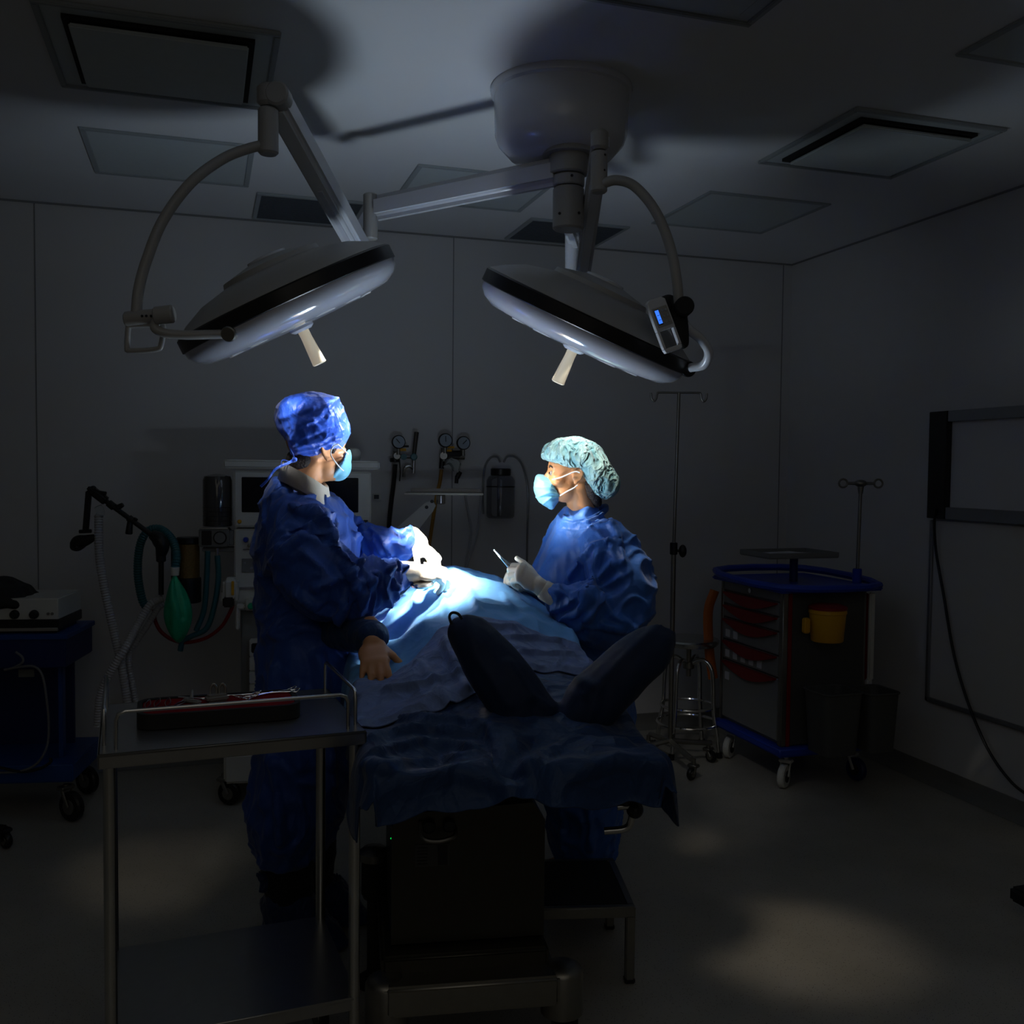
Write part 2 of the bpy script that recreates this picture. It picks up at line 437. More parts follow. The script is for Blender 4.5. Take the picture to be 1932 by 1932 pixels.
ceil_panel('light', .83, 1.44, 3.93, 4.48, 'unlit square ceiling light behind the horizontal lamp arm')
ceil_panel('vent', 1.525, 2.05, 4.575, 5.02, 'dark ceiling vent behind the lamp column')
ceil_panel('light', 2.115, 2.735, 3.88, 4.47, 'unlit square ceiling light right of the right lamp yoke')
ceil_panel('plate', 2.09, 2.72, 2.837, 3.455, 'square air diffuser with raised plate, upper right of the ceiling')
ceil_panel('plate', .82, 1.43, 1.80, 2.42, 'air diffuser cut off by the top edge, in front of the lamp canopy')
ceil_panel('light', 2.10, 2.72, 1.80, 2.40, 'ceiling light cut off at the top right corner')

# ============================================================ SURGICAL LAMPS
CC = Vector((1.105, 3.02, H))   # canopy axis
t = thing('lamp_mount', 'round white ceiling canopy with vertical column carrying both surgical lamps', 'lamp mount', CC)
MB().lathe([(.226, 0), (.229, -.010), (.226, -.022), (.217, -.028), (.213, -.150), (.204, -.175), (.168, -.215), (.09, -.232)], CC, UP, 48).build('canopy', M['lampw'], t)
colx = P(1073, 340, 3.21); cb = P(1073, 436, 3.15).z
CA = Vector((P(1073, 340, 3.14).x, P(1073, 340, 3.14).y, 0))
zt = H-.235
m = MB(); m.cyl(CA+UP*(zt-.06), CA+UP*(zt+.06), .062, n=32, bev=.004); m.cyl(CA+UP*(zt-.001), CA+UP*(zt+.02), .085, .075, 32)
m.build('collar', M['lampg'], t)
z1 = P(1073, 353, 3.14).z
MB().cyl(CA+UP*z1, CA+UP*(zt-.062), .05, n=32, bev=.003).build('upper_hub', M['lampg'], t)
MB().cyl(CA+UP*cb, CA+UP*(z1-.003), .0495, n=32, bev=.006).build('lower_hub', M['lampg'], t)
m = MB()
for px, py in ((1079, 331), (1052, 401), (1098, 400), (1073, 273)):
    q = P(px, py, 3.09); q2 = CA+UP*q.z; dr = (q-q2).normalized()
    m.cyl(q2+dr*.044, q2+dr*.0515, .0045, n=10)
m.build('screw', M['black'], t)

def rectarm(mb, a, b, w, h, bev=.006):
    a, b = Vector(a), Vector(b); x = (b-a).normalized(); s = x.cross(UP).normalized(); u = s.cross(x).normalized()
    R = Matrix((x, s, u)).transposed(); mb.box((a+b)/2, ((b-a).length, w, h), bev, R=R)
def lamp_head(t, c, n, name='lamp_head'):
    n = Vector(n).normalized()
    up = -n; R = .338
    hd = MB()
    hd.lathe([(.02, .135), (.06, .132), (.15, .112), (.155, .098), (.24, .078), (.30, .05), (.325, .034), (.338, .026), (.338, .02)], c, up, 72)
    h = hd.build(name, M['lampg'], t)
    m = MB(); m.lathe([(.336, .026), (.344, .02), (.345, -.016), (.337, -.021)], c, up, 72, cap=False); m.build('edge_band', M['black'], h)
    m = MB(); m.lathe([(.341, -.018), (.338, -.035), (.322, -.056), (.29, -.073), (.20, -.083), (.06, -.086), (.01, -.086)], c, up, 72); m.build('lower_shell', M['lens'], h)
    # raised rib over the back
    s = up.cross(FW).normalized()
    m = MB(); m.lathe([(.065, .12), (.06, .138), (.035, .142), (.01, .143)], c, up, 40); m.build('back_cap', M['lampw'], h)
    m = MB()
    m.lathe([(.038, -.084), (.038, -.092), (.028, -.10)], c, up, 28); m.build('handle_ring', M['lens'], h)
    m = MB(); m.lathe([(.017, -.098), (.0165, -.12), (.021, -.20), (.0215, -.206), (.017, -.209)], c, up, 24); m.build('sterile_handle', M['cream'], h)
    for k in range(12):
        a = 2*PI*k/12; u = up.cross(FW).normalized(); w = up.cross(u).normalized()
        q = c+(u*math.cos(a)+w*math.sin(a))*.2
        MB().lathe([(.035, -.0825), (.033, -.0865), (.001, -.0868)], q+up*.0042, up, 20).build('light_module', M['lampmod'], h)
    return h
M['lampmod'] = mat('light_module', (.7, .72, .75), .2, emit=(.9, .95, 1.), es=.05)
# --- left lamp
nL = (RT*.42+FW*.205-UP*.885).normalized(); cL = P(543, 566, 2.95)
tL = thing('surgical_lamp', 'left surgical lamp, dish tilted down to the right, on a long bent arm', 'surgical lamp', P(700, 380, 3.3))
a0 = P(1062, 322, 3.13); a1 = P(706, 394, 3.55)
m = MB(); rectarm(m, a0, a1, .056, .088, .02); m.build('horizontal_arm', M['lampw'], tL)
j = P(699, 405, 3.55)
m = MB(); zt_, zb_ = P(697, 366, 3.55).z, P(705, 452, 3.55).z
m.cyl((j.x, j.y, zb_), (j.x, j.y, zt_), .026, n=24, bev=.004); m.build('elbow_joint', M['lampg'], tL)
s0 = P(683, 478, 3.5); s1 = P(521, 186, 2.82)
m = MB(); rectarm(m, s0, s1, .07, .075, .014); m.build('spring_arm', M['lampw'], tL)
m = MB(); rectarm(m, s0.lerp(s1, .1)-UP*.03, s0.lerp(s1, .55)-UP*.03, .03, .03, .008); m.build('arm_cover', M['lens'], tL)
pt = P(506, 180, 2.80); zt_, zm_, zb_ = P(506, 160, 2.8).z, P(506, 203, 2.8).z, P(508, 292, 2.8).z
m = MB(); m.cyl((pt.x, pt.y, zm_+.002), (pt.x, pt.y, zt_), .031, n=28, bev=.01)
m.cyl(P(526, 182, 2.80)-FW*.033, P(526, 182, 2.80)+FW*.033, .034, n=28, bev=.006)
m.build('arm_knuckle', M['lampg'], tL)
MB().cyl((pt.x, pt.y, zb_), (pt.x, pt.y, zm_-.002), .0285, n=28, bev=.006).build('yoke_post', M['lampg'], tL)
y = [P(508, 272, 2.8), P(470, 280, 2.78), P(420, 300, 2.76), P(360, 345, 2.72), P(308, 415, 2.70), P(277, 490, 2.68), P(262, 545, 2.67), P(257, 592, 2.66)]
MB().tube(y, .0145, 14, 8).build('yoke', M['lampg'], tL)
hb = MB(); hb.cyl(P(236, 603, 2.66), P(322, 594, 2.66), .021, n=24, bev=.004); hb.cyl(P(292, 596, 2.62), P(328, 592, 2.62), .024, n=24, bev=.004)
g0 = P(268, 618, 2.66); gx = (P(302, 614, 2.66)-P(236, 620, 2.66)).normalized()
b_ = hb.build('control_housing', M['lampg'], tL)
m = MB()
for px in (268, 276, 285): m.sph(P(px, 596, 2.637), .0035, n=8)
m.build('screw_hole', M['black'], b_)
m = MB()
rim = [P(242, 620, 2.66), P(240, 655, 2.66), P(246, 662, 2.66), P(294, 659, 2.66), P(304, 651, 2.66), P(308, 618, 2.66), P(300, 613, 2.66), P(248, 614, 2.66)]
m.tube(rim, .0075, 10, 4, closed=True); m.build('grab_handle', M['lampg'], b_)
y = [P(297, 600, 2.64), P(292, 618, 2.62), P(310, 628, 2.62), P(350, 632, 2.63), P(400, 631, 2.65), P(428, 630, 2.66)]
MB().tube(y, .0125, 12, 8).build('lower_yoke', M['lampg'], tL)
hL = lamp_head(tL, cL, nL)
k0 = P(430, 631, 2.64); k1 = P(462, 614, 2.76)
m = MB(); m.cyl(k0, k0.lerp(k1, .6), .021, n=24, bev=.003); m.build('pivot_knob', M['steeld'], hL)
m = MB(); m.cyl(k0.lerp(k1, .5), k1, .033, .04, n=28, bev=.004); m.build('pivot_collar', M['black'], hL)
# --- right lamp
nR = (-RT*.405+FW*.185-UP*.895).normalized(); cR = P(1106, 606, 3.05)
tR = thing('surgical_lamp', 'right surgical lamp with dish tilted down to the left and keypad on its yoke', 'surgical lamp', P(1085, 460, 3.65))
tL['group'] = tR['group'] = 'surgical lamps hanging from the ceiling'
e0 = Vector((CA.x, CA.y, P(1073, 410, 3.14).z)); e1 = P(1086, 452, 3.72)
m = MB(); rectarm(m, e0, e1, .05, .07, .015); m.build('horizontal_arm', M['lampw'], tR)
m = MB(); m.cyl(P(1079, 560, 3.7), P(1079, 436, 3.7), .026, n=24, bev=.004); m.build('elbow_joint', M['lampw'], tR)
s0 = P(1092, 566, 3.62); s1 = P(1134, 262, 2.88)
m = MB(); rectarm(m, s0, s1, .052, .06, .012); m.build('spring_arm', M['lampw'], tR)
q = P(1131, 262, 2.86); zt_, zm_, zb_ = P(1131, 246, 2.86).z, P(1131, 285, 2.86).z, P(1133, 364, 2.86).z
MB().cyl((q.x, q.y, zm_+.002), (q.x, q.y, zt_), .026, n=24, bev=.008).build('arm_knuckle', M['lampg'], tR)
MB().cyl((q.x, q.y, zb_), (q.x, q.y, zm_-.002), .0245, n=24, bev=.005).build('yoke_post', M['lampg'], tR)
m = MB()
for px, py in ((1125, 294), (1141, 292), (1140, 321)): m.sph(P(px, py, 2.842), .004, n=8)
m.build('screw', M['black'], tR)
y = [P(1138, 346, 2.85), P(1163, 340, 2.84), P(1195, 350, 2.83), P(1228, 385, 2.82), P(1252, 430, 2.81), P(1268, 480, 2.8), P(1277, 530, 2.79), P(1281, 575, 2.79)]
MB().tube(y, .0145, 14, 8).build('yoke', M['lampg'], tR)
hb = MB(); hb.cyl(P(1243, 582, 2.76), P(1262, 574, 2.86), .028, n=24, bev=.004); hb.cyl(P(1289, 580, 2.78)-FW*.03, P(1289, 580, 2.78)+FW*.03, .027, n=24, bev=.004)
hb.pillow([(1262, 568), (1284, 562), (1296, 590), (1300, 640), (1296, 655), (1280, 655), (1262, 610)], (1280, 608), .02, 2.80)
b_ = hb.build('control_housing', M['blackm'], tR)
# keypad frame in its own plane
kO = P(1252, 598, 2.72)
ka = (P(1283, 664, 2.72)-P(1243, 566, 2.72)); kz = (P(1290, 655, 2.74)-P(1257, 566, 2.74)).normalized()
kx = (P(1257, 570, 2.74)-P(1216, 580, 2.71)).normalized(); kn = kx.cross(kz).normalized()
if kn.dot(FW) > 0: kn = -kn
kx = (kx-kz*kx.dot(kz)).normalized()
def K(x, y, h=0.): return P(1250, 616, 2.72)+kx*x+kz*y+kn*h
m = MB(); W2, L2 = .031, .074
out = [(-W2, -L2+.006), (-W2+.012, -L2), (W2-.008, -L2+.002), (W2, -L2+.01), (W2, L2-.008), (W2-.01, L2), (-W2+.008, L2), (-W2, L2-.008)]
def slab(m, pts, h0, h1): m.poly([K(x, y, h0) for x, y in pts], kn*(h1-h0))
slab(m, [(-W2, -L2+.004), (-W2+.01, -L2-.004), (W2-.01, -L2-.004), (W2, -L2+.004), (W2, .012), (-W2, .012)], 0, .014)
slab(m, [(-W2, .012), (-W2+.008, .012), (-W2+.008, L2-.012), (-W2, L2-.012)], 0, .014)
slab(m, [(W2-.008, .012), (W2, .012), (W2, L2-.012), (W2-.008, L2-.012)], 0, .014)
slab(m, [(-W2, L2-.012), (W2, L2-.012), (W2-.004, L2), (-W2+.004, L2)], 0, .014)
kp = m.build('control_panel', M['lampw'], tR)
bmod = kp.modifiers.new('b', 'BEVEL'); bmod.width = .002; bmod.segments = 2
m = MB(); slab(m, [(-.024, -.052), (.025, -.052), (.025, .002), (-.024, .002)], .014, .016); m.build('key_plate', M['lampg'], kp)
m = MB(); slab(m, [(-.0205, -.047), (-.005, -.047), (-.005, -.004), (-.0205, -.004)], .016, .0165); m.build('screen_surround', M['black'], kp)
m = MB(); slab(m, [(-.019, -.045), (-.0065, -.045), (-.0065, -.007), (-.019, -.007)], .0165, .017); m.build('screen', M['lcd'], kp)
m = MB()
for yy in (-.031, -.018): slab(m, [(-.016, yy), (-.008, yy), (-.008, yy+.0012), (-.016, yy+.0012)], .017, .0172)
m.build('screen_marks', M['lcdm'], kp)
for i in range(3):
    for jx in (.004, .016):
        MB().cyl(K(jx, -.04+i*.016, .016), K(jx, -.04+i*.016, .019), .0036, n=12).build('button', M['chrome'], kp)
y = [P(1284, 600, 2.80), P(1300, 622, 2.82), P(1322, 640, 2.85), P(1337, 665, 2.88), P(1328, 688, 2.92), P(1302, 694, 2.95)]
MB().tube(y, .0135, 12, 8).build('lower_yoke', M['lampw'], tR)
hR = lamp_head(tR, cR, nR)
m = MB(); m.cyl(P(1300, 697, 2.95), P(1285, 690, 3.02), .024, n=20, bev=.003); m.build('pivot_collar', M['black'], hR)
# ============================================================ TABLE FRAME
TA = math.radians(11.)
def cam2room(X, D, z): return RT*X+FW*D+UP*z
U_ = RT*math.cos(TA)+FW*math.sin(TA); V_ = -RT*math.sin(TA)+FW*math.cos(TA)
O_ = cam2room(.022, 2.05, 0)
def T(u, v, z): return O_+U_*u+V_*v+UP*z
TM = Matrix(((U_.x, V_.x, 0, O_.x), (U_.y, V_.y, 0, O_.y), (0, 0, 1, 0), (0, 0, 0, 1)))
TZ = .85
# ------------------------------------------------------------ operating table
t = thing('operating_table', 'steel operating table under blue drapes on a wheeled base', 'operating table', T(0, .9, 0))
def tb(name, fn, mt, parent=t):
    m = MB(TM); fn(m); return m.build(name, mt, parent)
tb('mattress', lambda m: m.box((0, .92, .80), (.52, 1.75, .06), .02), M['blackm'])
tb('table_top', lambda m: m.box((0, .97, .755), (.54, 1.66, .03), .005), M['steeld'])
for sx in (-1, 1): tb('side_rail', lambda m: m.box((sx*.285, .97, .745), (.012, 1.5, .03), .003), M['steel'])
# column cover: faces towards the camera, measured corners
q0 = PZ(735, 1785, .30); q1 = PZ(1028, 1772, .30)
dq = 2.34
m = MB()
A0 = P(738, 1783, 2.36); B0 = P(1026, 1766, 2.42)
ex = (B0-A0); ex.z = 0; wq = ex.length; ex.normalize(); ey = UP.cross(ex)
BM = Matrix(((ex.x, ey.x, 0, A0.x), (ex.y, ey.y, 0, A0.y), (0, 0, 1, 0), (0, 0, 0, 1)))
zb = A0.z; ztop = P(738, 1560, 2.36).z
def bb(name, fn, mt, parent=t):
    m = MB(BM); fn(m); return m.build(name, mt, parent)
M['cover'] = mat('column_cover', (.06, .057, .046), .35, .6, noise_amt=.1)
cov = bb('column_cover', lambda m: m.poly([(0, 0, zb), (wq, 0, zb), (wq, 0, ztop), (wq-.03, 0, ztop+.045), (.03, 0, ztop+.03), (0, 0, ztop)], (0, .42, 0)), M['cover'])
bb('top_housing', lambda m: m.poly([(.04, .02, ztop+.03), (wq-.04, .02, ztop+.045), (wq-.08, .02, .74), (.08, .02, .74)], (0, .3, 0)), M['blackm'])
bb('cover_handle', lambda m: m.tube([(.07, -.004, ztop+.01), (.075, -.03, ztop-.02), (.11, -.035, ztop-.028), (.15, -.03, ztop-.02), (.155, -.004, ztop-.01)], .006, 8, 6), M['steeld'], cov)
for i in range(2): bb('knob', lambda m: m.cyl((.09+i*.05, 0, ztop), (.09+i*.05, -.018, ztop), .016, n=20, bev=.003), M['black'], cov)
bb('rating_plate', lambda m: m.box((.10, -.001, ztop-.075), (.085, .003, .055)), M['bin'], cov)
bb('plate_marks', lambda m: [m.box((.075, -.003, ztop-.055-k*.008), (.025, .001, .0025)) for k in range(6)] and m.box((.125, -.003, ztop-.075), (.024, .001, .05)), M['black'], cov)
bb('status_lamp', lambda m: m.sph((-.0, .03, ztop-.04), .0022), M['led'], cov)
bb('base_plinth', lambda m: m.box((wq/2-.01, .2, zb-.05), (wq+.03, .5, .085), .01), M['cover'])
zc = P(735, 1832, 2.33).z
bm_ = bb('base_frame', lambda m: m.box((wq/2, -.06+.33, zc-.035), (.42, .78, .075), .01), M['steeld'])
for (x, y_) in ((-.012, -.06), (wq+.035, -.06), (-.012, .66), (wq+.035, .66)):
    bb('corner_cap', lambda m: m.lathe([(.052, -.115), (.052, -.012), (.046, -.002), (.03, .006), (.001, .009)], (x, y_, zc), UP, 32), M['steeld'])
    cs = bb('castor', lambda m: m.box((x+.01, y_, .125), (.05, .09, .05), .015), M['black'])
    bb('wheel', lambda m: m.lathe([(.02, -.022), (.055, -.022), (.062, -.015), (.062, .015), (.055, .022), (.02, .022)], (x+.012, y_+.02, .0622), (1, 0, 0), 28), M['black'], cs)
    bb('wheel_cover', lambda m: m.lathe([(.04, -.026), (.042, -.02), (.042, .02), (.04, .026)], (x+.012, y_+.02, .0622), (1, 0, 0), 24), M['mgrey'], cs)
# pedal post on the left and clamp handle under the right edge
pp = P(706, 1606, 2.75)
t2 = thing('foot_pedal_post', 'short dark post with round grey cap left of the table column', 'foot pedal', (pp.x, pp.y, 0))
m = MB(); m.lathe([(.045, -.02), (.045, 0), (.03, .012), (.001, .016)], pp, UP, 28); m.build('cap', M['steeld'], t2)
m = MB(); m.cyl((pp.x, pp.y, pp.z-.12), (pp.x, pp.y, pp.z-.02), .036, n=24); m.cyl((pp.x, pp.y, .02), (pp.x, pp.y, pp.z-.12), .02, n=16)
m.lathe([(.05, .0), (.05, .015), (.03, .03)], (pp.x, pp.y, 0), UP, 24); m.build('post', M['blackm'], t2)
m = MB(); m.tube([P(1165, 1522, 2.25), P(1190, 1522, 2.25), P(1192, 1545, 2.25), P(1180, 1563, 2.25), P(1140, 1568, 2.25)], .009, 10, 5); m.build('rail_clamp_handle', M['steel'], t)
m = MB(); m.sph(P(1198, 1528, 2.25), .02); m.cyl(P(1180, 1518, 2.25), P(1180, 1500, 2.25), .014); m.build('rail_clamp', M['black'], t)

# ------------------------------------------------------------ drapes
def sst(a, b, x):
    t_ = max(0., min(1., (x-a)/(b-a))); return t_*t_*(3-2*t_)
def hump(v):
    return .045*sst(-.02, .3, v)+.075*sst(.25, .6, v)+.09*sst(.55, .85, v)+.055*sst(.85, 1.06, v)-.05*sst(1.2, 1.5, v)
def surf(u, v):
    u0 = .036+.03*sst(.8, .2, v); w = (.26 if u < u0 else .31)+.03*sst(.4, 1., v)
    x = abs(u-u0)/w
    return TZ+hump(v)*math.exp(-x**2.3*.9)
EDGE = .305
def drape_pt(s, v, off, drop=1.):
    """s runs across the table; beyond the edge the cloth hangs"""
    a = abs(s)
    if a <= EDGE: u = s; z = surf(s, v)
    else:
        e = a-EDGE; r = .035
        u = math.copysign(EDGE+r*(1-math.exp(-e/r))+.05*e*(1+.8*math.sin(v*23+s*3)), s); z = surf(math.copysign(EDGE, s), v)-max(0, e-r*(1-math.exp(-e/r)))*drop
    return u, v, z+off
def wrinkle(u, v, z, k, seed, amp):
    q = Vector((u*k+seed, v*k*.8, z*k)); q += nvec(q*.5)*.5
    f = noise.voronoi(q)[0][0]; g = noise.voronoi(q*2.4)[0][0]
    return (f-.45)*amp+(g-.45)*amp*.35
def sheet(fn, nu, nv, name, mt, label, seed, amp, k=6., crs=None, keep=None, parent=None):
    m = MB(); g = []
    for j in range(nv+1):
        row = []
        for i in range(nu+1):
            u, v, z, w = fn(i/nu, j/nv)
            z2 = z+wrinkle(u, v, z, k, seed, amp)*w
            row.append(m.v(T(u, v, z2)))
        g.append(row)
    for j in range(nv):
        for i in range(nu):
            if keep and not keep(i/nu, j/nv): continue
            m.bm.faces.new([g[j][i], g[j][i+1], g[j+1][i+1], g[j+1][i]])
    for v_ in [v_ for v_ in m.bm.verts if not v_.link_faces]: m.bm.verts.remove(v_)
    bmesh.ops.recalc_face_normals(m.bm, faces=list(m.bm.faces))
    me = bpy.data.meshes.new(name); m.bm.to_mesh(me); m.bm.free(); me.shade_smooth()
    if get_no(me)[:, 2].mean() < 0: me.flip_normals()
    if crs: creases(me, crs, 1.5)
    o = link(name, me, mt, parent)
    so = o.modifiers.new('solid', 'SOLIDIFY'); so.thickness = .003; so.offset = -1
    if label: tag(o, label, 'surgical drape', 'surgical drapes over the patient')
    return o
# navy foot drape: whole foot end, skirts at the near end and both sides
def f_navy(a, b):
    s = (a-.5)*2*(.305+.20+.03*math.sin(b*9)); v = -.20+b*1.15
    if v < 0:
        u, _, z = drape_pt(s, 0., 0.)
        hang = -v; corner = sst(.2, .36, abs(s))
        fold = .018*math.sin(s*17+1)*sst(0, .15, hang)+.03*math.sin(s*7+2.)*sst(.02, .2, hang)
        vv = -.03*(1-math.exp(-hang/.03))-.12*hang-fold*.7
        zz = z-max(0, hang-.03*(1-math.exp(-hang/.03)))*(.62+.12*math.cos(s*8-2.2))
        if abs(s) > EDGE: zz = z-.25*hang; u = math.copysign(EDGE+.032*(1-math.exp(-(abs(s)-EDGE)/.05)), s)
        lim = TZ-.058-.045*min(1., abs(s+.03)/.25)
        lim += .035*sst(EDGE, EDGE+.08, abs(s))
        if zz < lim+.03: zz = lim+.03*math.exp((zz-lim-.03)/.03)
        return u, vv, zz, 1.
    u, v2, z = drape_pt(s, v, 0., .75)
    return u, v2, z, 1.
crN = [([(700, 1395), (780, 1375), (860, 1380)], .012, .02), ([(710, 1420), (800, 1400), (900, 1412)], .012, .02), ([(740, 1360), (800, 1352), (900, 1362)], .01, .02),
       ([(690, 1448), (800, 1440), (900, 1425)], .01, .025), ([(1000, 1440), (1080, 1400), (1180, 1405)], .012, .03), ([(960, 1450), (975, 1420), (1010, 1400)], -.014, .03),
       ([(900, 1380), (950, 1440), (975, 1460)], -.018, .03), ([(720, 1365), (860, 1420)], .009, .018), ([(770, 1480), (860, 1450), (960, 1490)], .01, .03), ([(1080, 1460), (1160, 1430), (1240, 1440)], .01, .03)]
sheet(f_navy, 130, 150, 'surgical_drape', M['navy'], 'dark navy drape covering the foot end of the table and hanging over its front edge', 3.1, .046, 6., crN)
# slate middle sheet
def f_slate(a, b):
    s = -.44+a*.86; v0 = .33+.19*sst(.35, .8, a); v1 = .73-.11*sst(-.02, -.26, s); v = v0+b*(v1-v0)
    u, v, z = drape_pt(s, v, .008, .8)
    return u, v, z+.012*sst(0, .1, b), 1.
crS = [([(820, 1160), (850, 1230), (880, 1300)], .012, .02), ([(730, 1300), (800, 1290), (880, 1270)], .010, .02), ([(900, 1180), (1000, 1185), (1080, 1210)], .010, .018),
       ([(950, 1205), (1040, 1200), (1110, 1235)], .009, .016), ([(760, 1230), (800, 1260), (850, 1330)], .010, .02), ([(820, 1160), (780, 1220), (760, 1260)], .012, .022), ([(735, 1250), (735, 1340)], .008, .015), ([(980, 1230), (1080, 1235)], .008, .016)]
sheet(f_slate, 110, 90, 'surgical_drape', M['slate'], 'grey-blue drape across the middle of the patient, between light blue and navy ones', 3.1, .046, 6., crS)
# light blue upper sheet
def f_light(a, b):
    s = -.50+a*1.0; v0 = .66-.14*sst(0, -.26, s)+.02*math.sin(a*5); v = v0+b*(1.65-v0)
    u, v, z = drape_pt(s, v, .018, .8)
    return u, v, z, 1.
crL = [([(835, 1120), (842, 1160)], .006, .012), ([(885, 1110), (905, 1150)], .007, .014), ([(900, 1140), (950, 1146), (1010, 1150)], .007, .014), ([(780, 1110), (755, 1140), (735, 1165)], .010, .02),
       ([(760, 1130), (800, 1150), (810, 1170)], .008, .018), ([(800, 1105), (780, 1135)], .010, .02), ([(950, 1120), (965, 1150)], .006, .012), ([(720, 1150), (745, 1165), (770, 1200)], .010, .02)]
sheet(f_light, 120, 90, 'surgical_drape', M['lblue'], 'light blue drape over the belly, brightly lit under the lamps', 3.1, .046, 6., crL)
# feet under their own navy wraps
m = MB()
m.pillow([(853, 1168), (880, 1162), (906, 1166), (935, 1188), (975, 1225), (1010, 1270), (1045, 1318), (1062, 1345), (1040, 1385), (985, 1398), (945, 1378), (915, 1330), (885, 1285), (862, 1235), (846, 1195)],
         (940, 1270), .07, 2.36, dd=.03)
m.pillow([(1050, 1345), (1075, 1290), (1120, 1250), (1165, 1215), (1205, 1186), (1240, 1177), (1268, 1182), (1279, 1192), (1276, 1228), (1262, 1258), (1225, 1288), (1185, 1330), (1145, 1375), (1090, 1398), (1040, 1385)],
         (1150, 1285), .07, 2.36, dd=.03)
me = m.remesh('feet', .007, 8); folds(me, .012, 7, (1, 1, .7), .4)
creases(me, [([(880, 1165), (900, 1240), (960, 1330)], .006, .02), ([(960, 1250), (1000, 1310), (1040, 1350)], .006, .02), ([(1090, 1280), (1130, 1300), (1110, 1360)], .008, .02), ([(1240, 1182), (1180, 1240), (1110, 1310)], .006, .02), ([(1010, 1330), (1060, 1370)], -.008, .02)])
o = link('surgical_drape', me, M['footw']); tag(o, 'navy wrap over the two feet pointing up in a V at the table end', 'surgical drape', 'surgical drapes over the patient')
m = MB(); m.tube([P(852, 1178, 2.34), P(848, 1164, 2.34), P(853, 1156, 2.34), P(864, 1158, 2.34), P(872, 1168, 2.34)], .0035, 8, 5)
tag(m.build('towel_clip', M['black']), 'small black clip loop on the tip of the left foot wrap', 'clip')
# round steel instrument head lying on the light drape
o = MB().lathe([(.034, 0), (.036, .006), (.03, .012), (.001, .013)], P(796, 1104, 2.93), UP+FW*-.25, 28).build('steel_disc', M['steel']); tag(o, 'small round steel disc on the drape under the gloved hands', 'instrument')

# ------------------------------------------------------------ hands
FL = {'index': ((.024, .092), (.040, .024, .020)), 'middle': ((.007, .097), (.044, .028, .021)), 'ring': ((-.012, .093), (.041, .026, .020)), 'pinky': ((-.029, .083), (.033, .020, .018))}
def hand_prims(mb, W, ydir, zdir, curls, side=1, sc=1., fr=.0088, thumb=(.6, .5, .3), spread=.08, wrist=.03, back=.06):
    """W wrist point, ydir along the hand, zdir out of the back of the hand, side: thumb at +x (1) or -x (-1)"""
    y = Vector(ydir).normalized(); z = Vector(zdir); z = (z-y*z.dot(y)).normalized(); x = y.cross(z)*side
    L = lambda a, b, c: W+(x*a+y*b+z*c)*sc
    R3 = Matrix((x, y, z)).transposed()
    mb.sph(L(-.002, .055, 0), (.040*sc, .050*sc, .0155*sc), R3, 12)
    mb.sph(L(0, .085, .001), (.040*sc, .022*sc, .0135*sc), R3, 12)
    mb.cap(L(.018, .02, -.004), .017*sc, L(.028, .055, -.008), .014*sc, 10)
    mb.cap(L(0, -back, 0), wrist*.95*sc, L(0, .012, 0), wrist*.9*sc, 12)
    for i, k in enumerate(('index', 'middle', 'ring', 'pinky')):
        (bx, by), ls = FL[k]; c = curls[i]
        p = L(bx, by-.006, .002); ang = 0.; sp = -spread*(i-1.2)
        r = fr*sc*(1 if i < 3 else .88)
        for j, l in enumerate(ls):
            ang += c[j] if hasattr(c, '__len__') else c
            dvec = (y*math.cos(ang)-z*math.sin(ang))*math.cos(sp)+x*math.sin(sp)
            q = p+dvec*l*sc; mb.cap(p, r*(1.08-.09*j), q, r*(1.0-.09*j), 8); p = q
    p = L(.026, .028, -.006); a1, a2, a3 = thumb
    d0 = (x*math.cos(a1)+y*math.sin(a1)-z*.35).normalized()
    for j, (l, r) in enumerate(((.036, .0115), (.032, .0100), (.026, .009))):
        if j: d0 = (d0*math.cos(a2 if j == 1 else a3)+(y*.6-z*.8).normalized()*math.sin(a2 if j == 1 else a3)).normalized()
        q = p+d0*l*sc; mb.cap(p, r*sc, q, r*.95*sc, 8); p = q
def finish_hand(m, name, mt, parent, vox=.003, wr=.0012):
    me = m.remesh(name, vox, 3, .4)
    if wr: folds(me, wr, 45, (1, 1, 1), .5)
    return link(name, me, mt, parent)

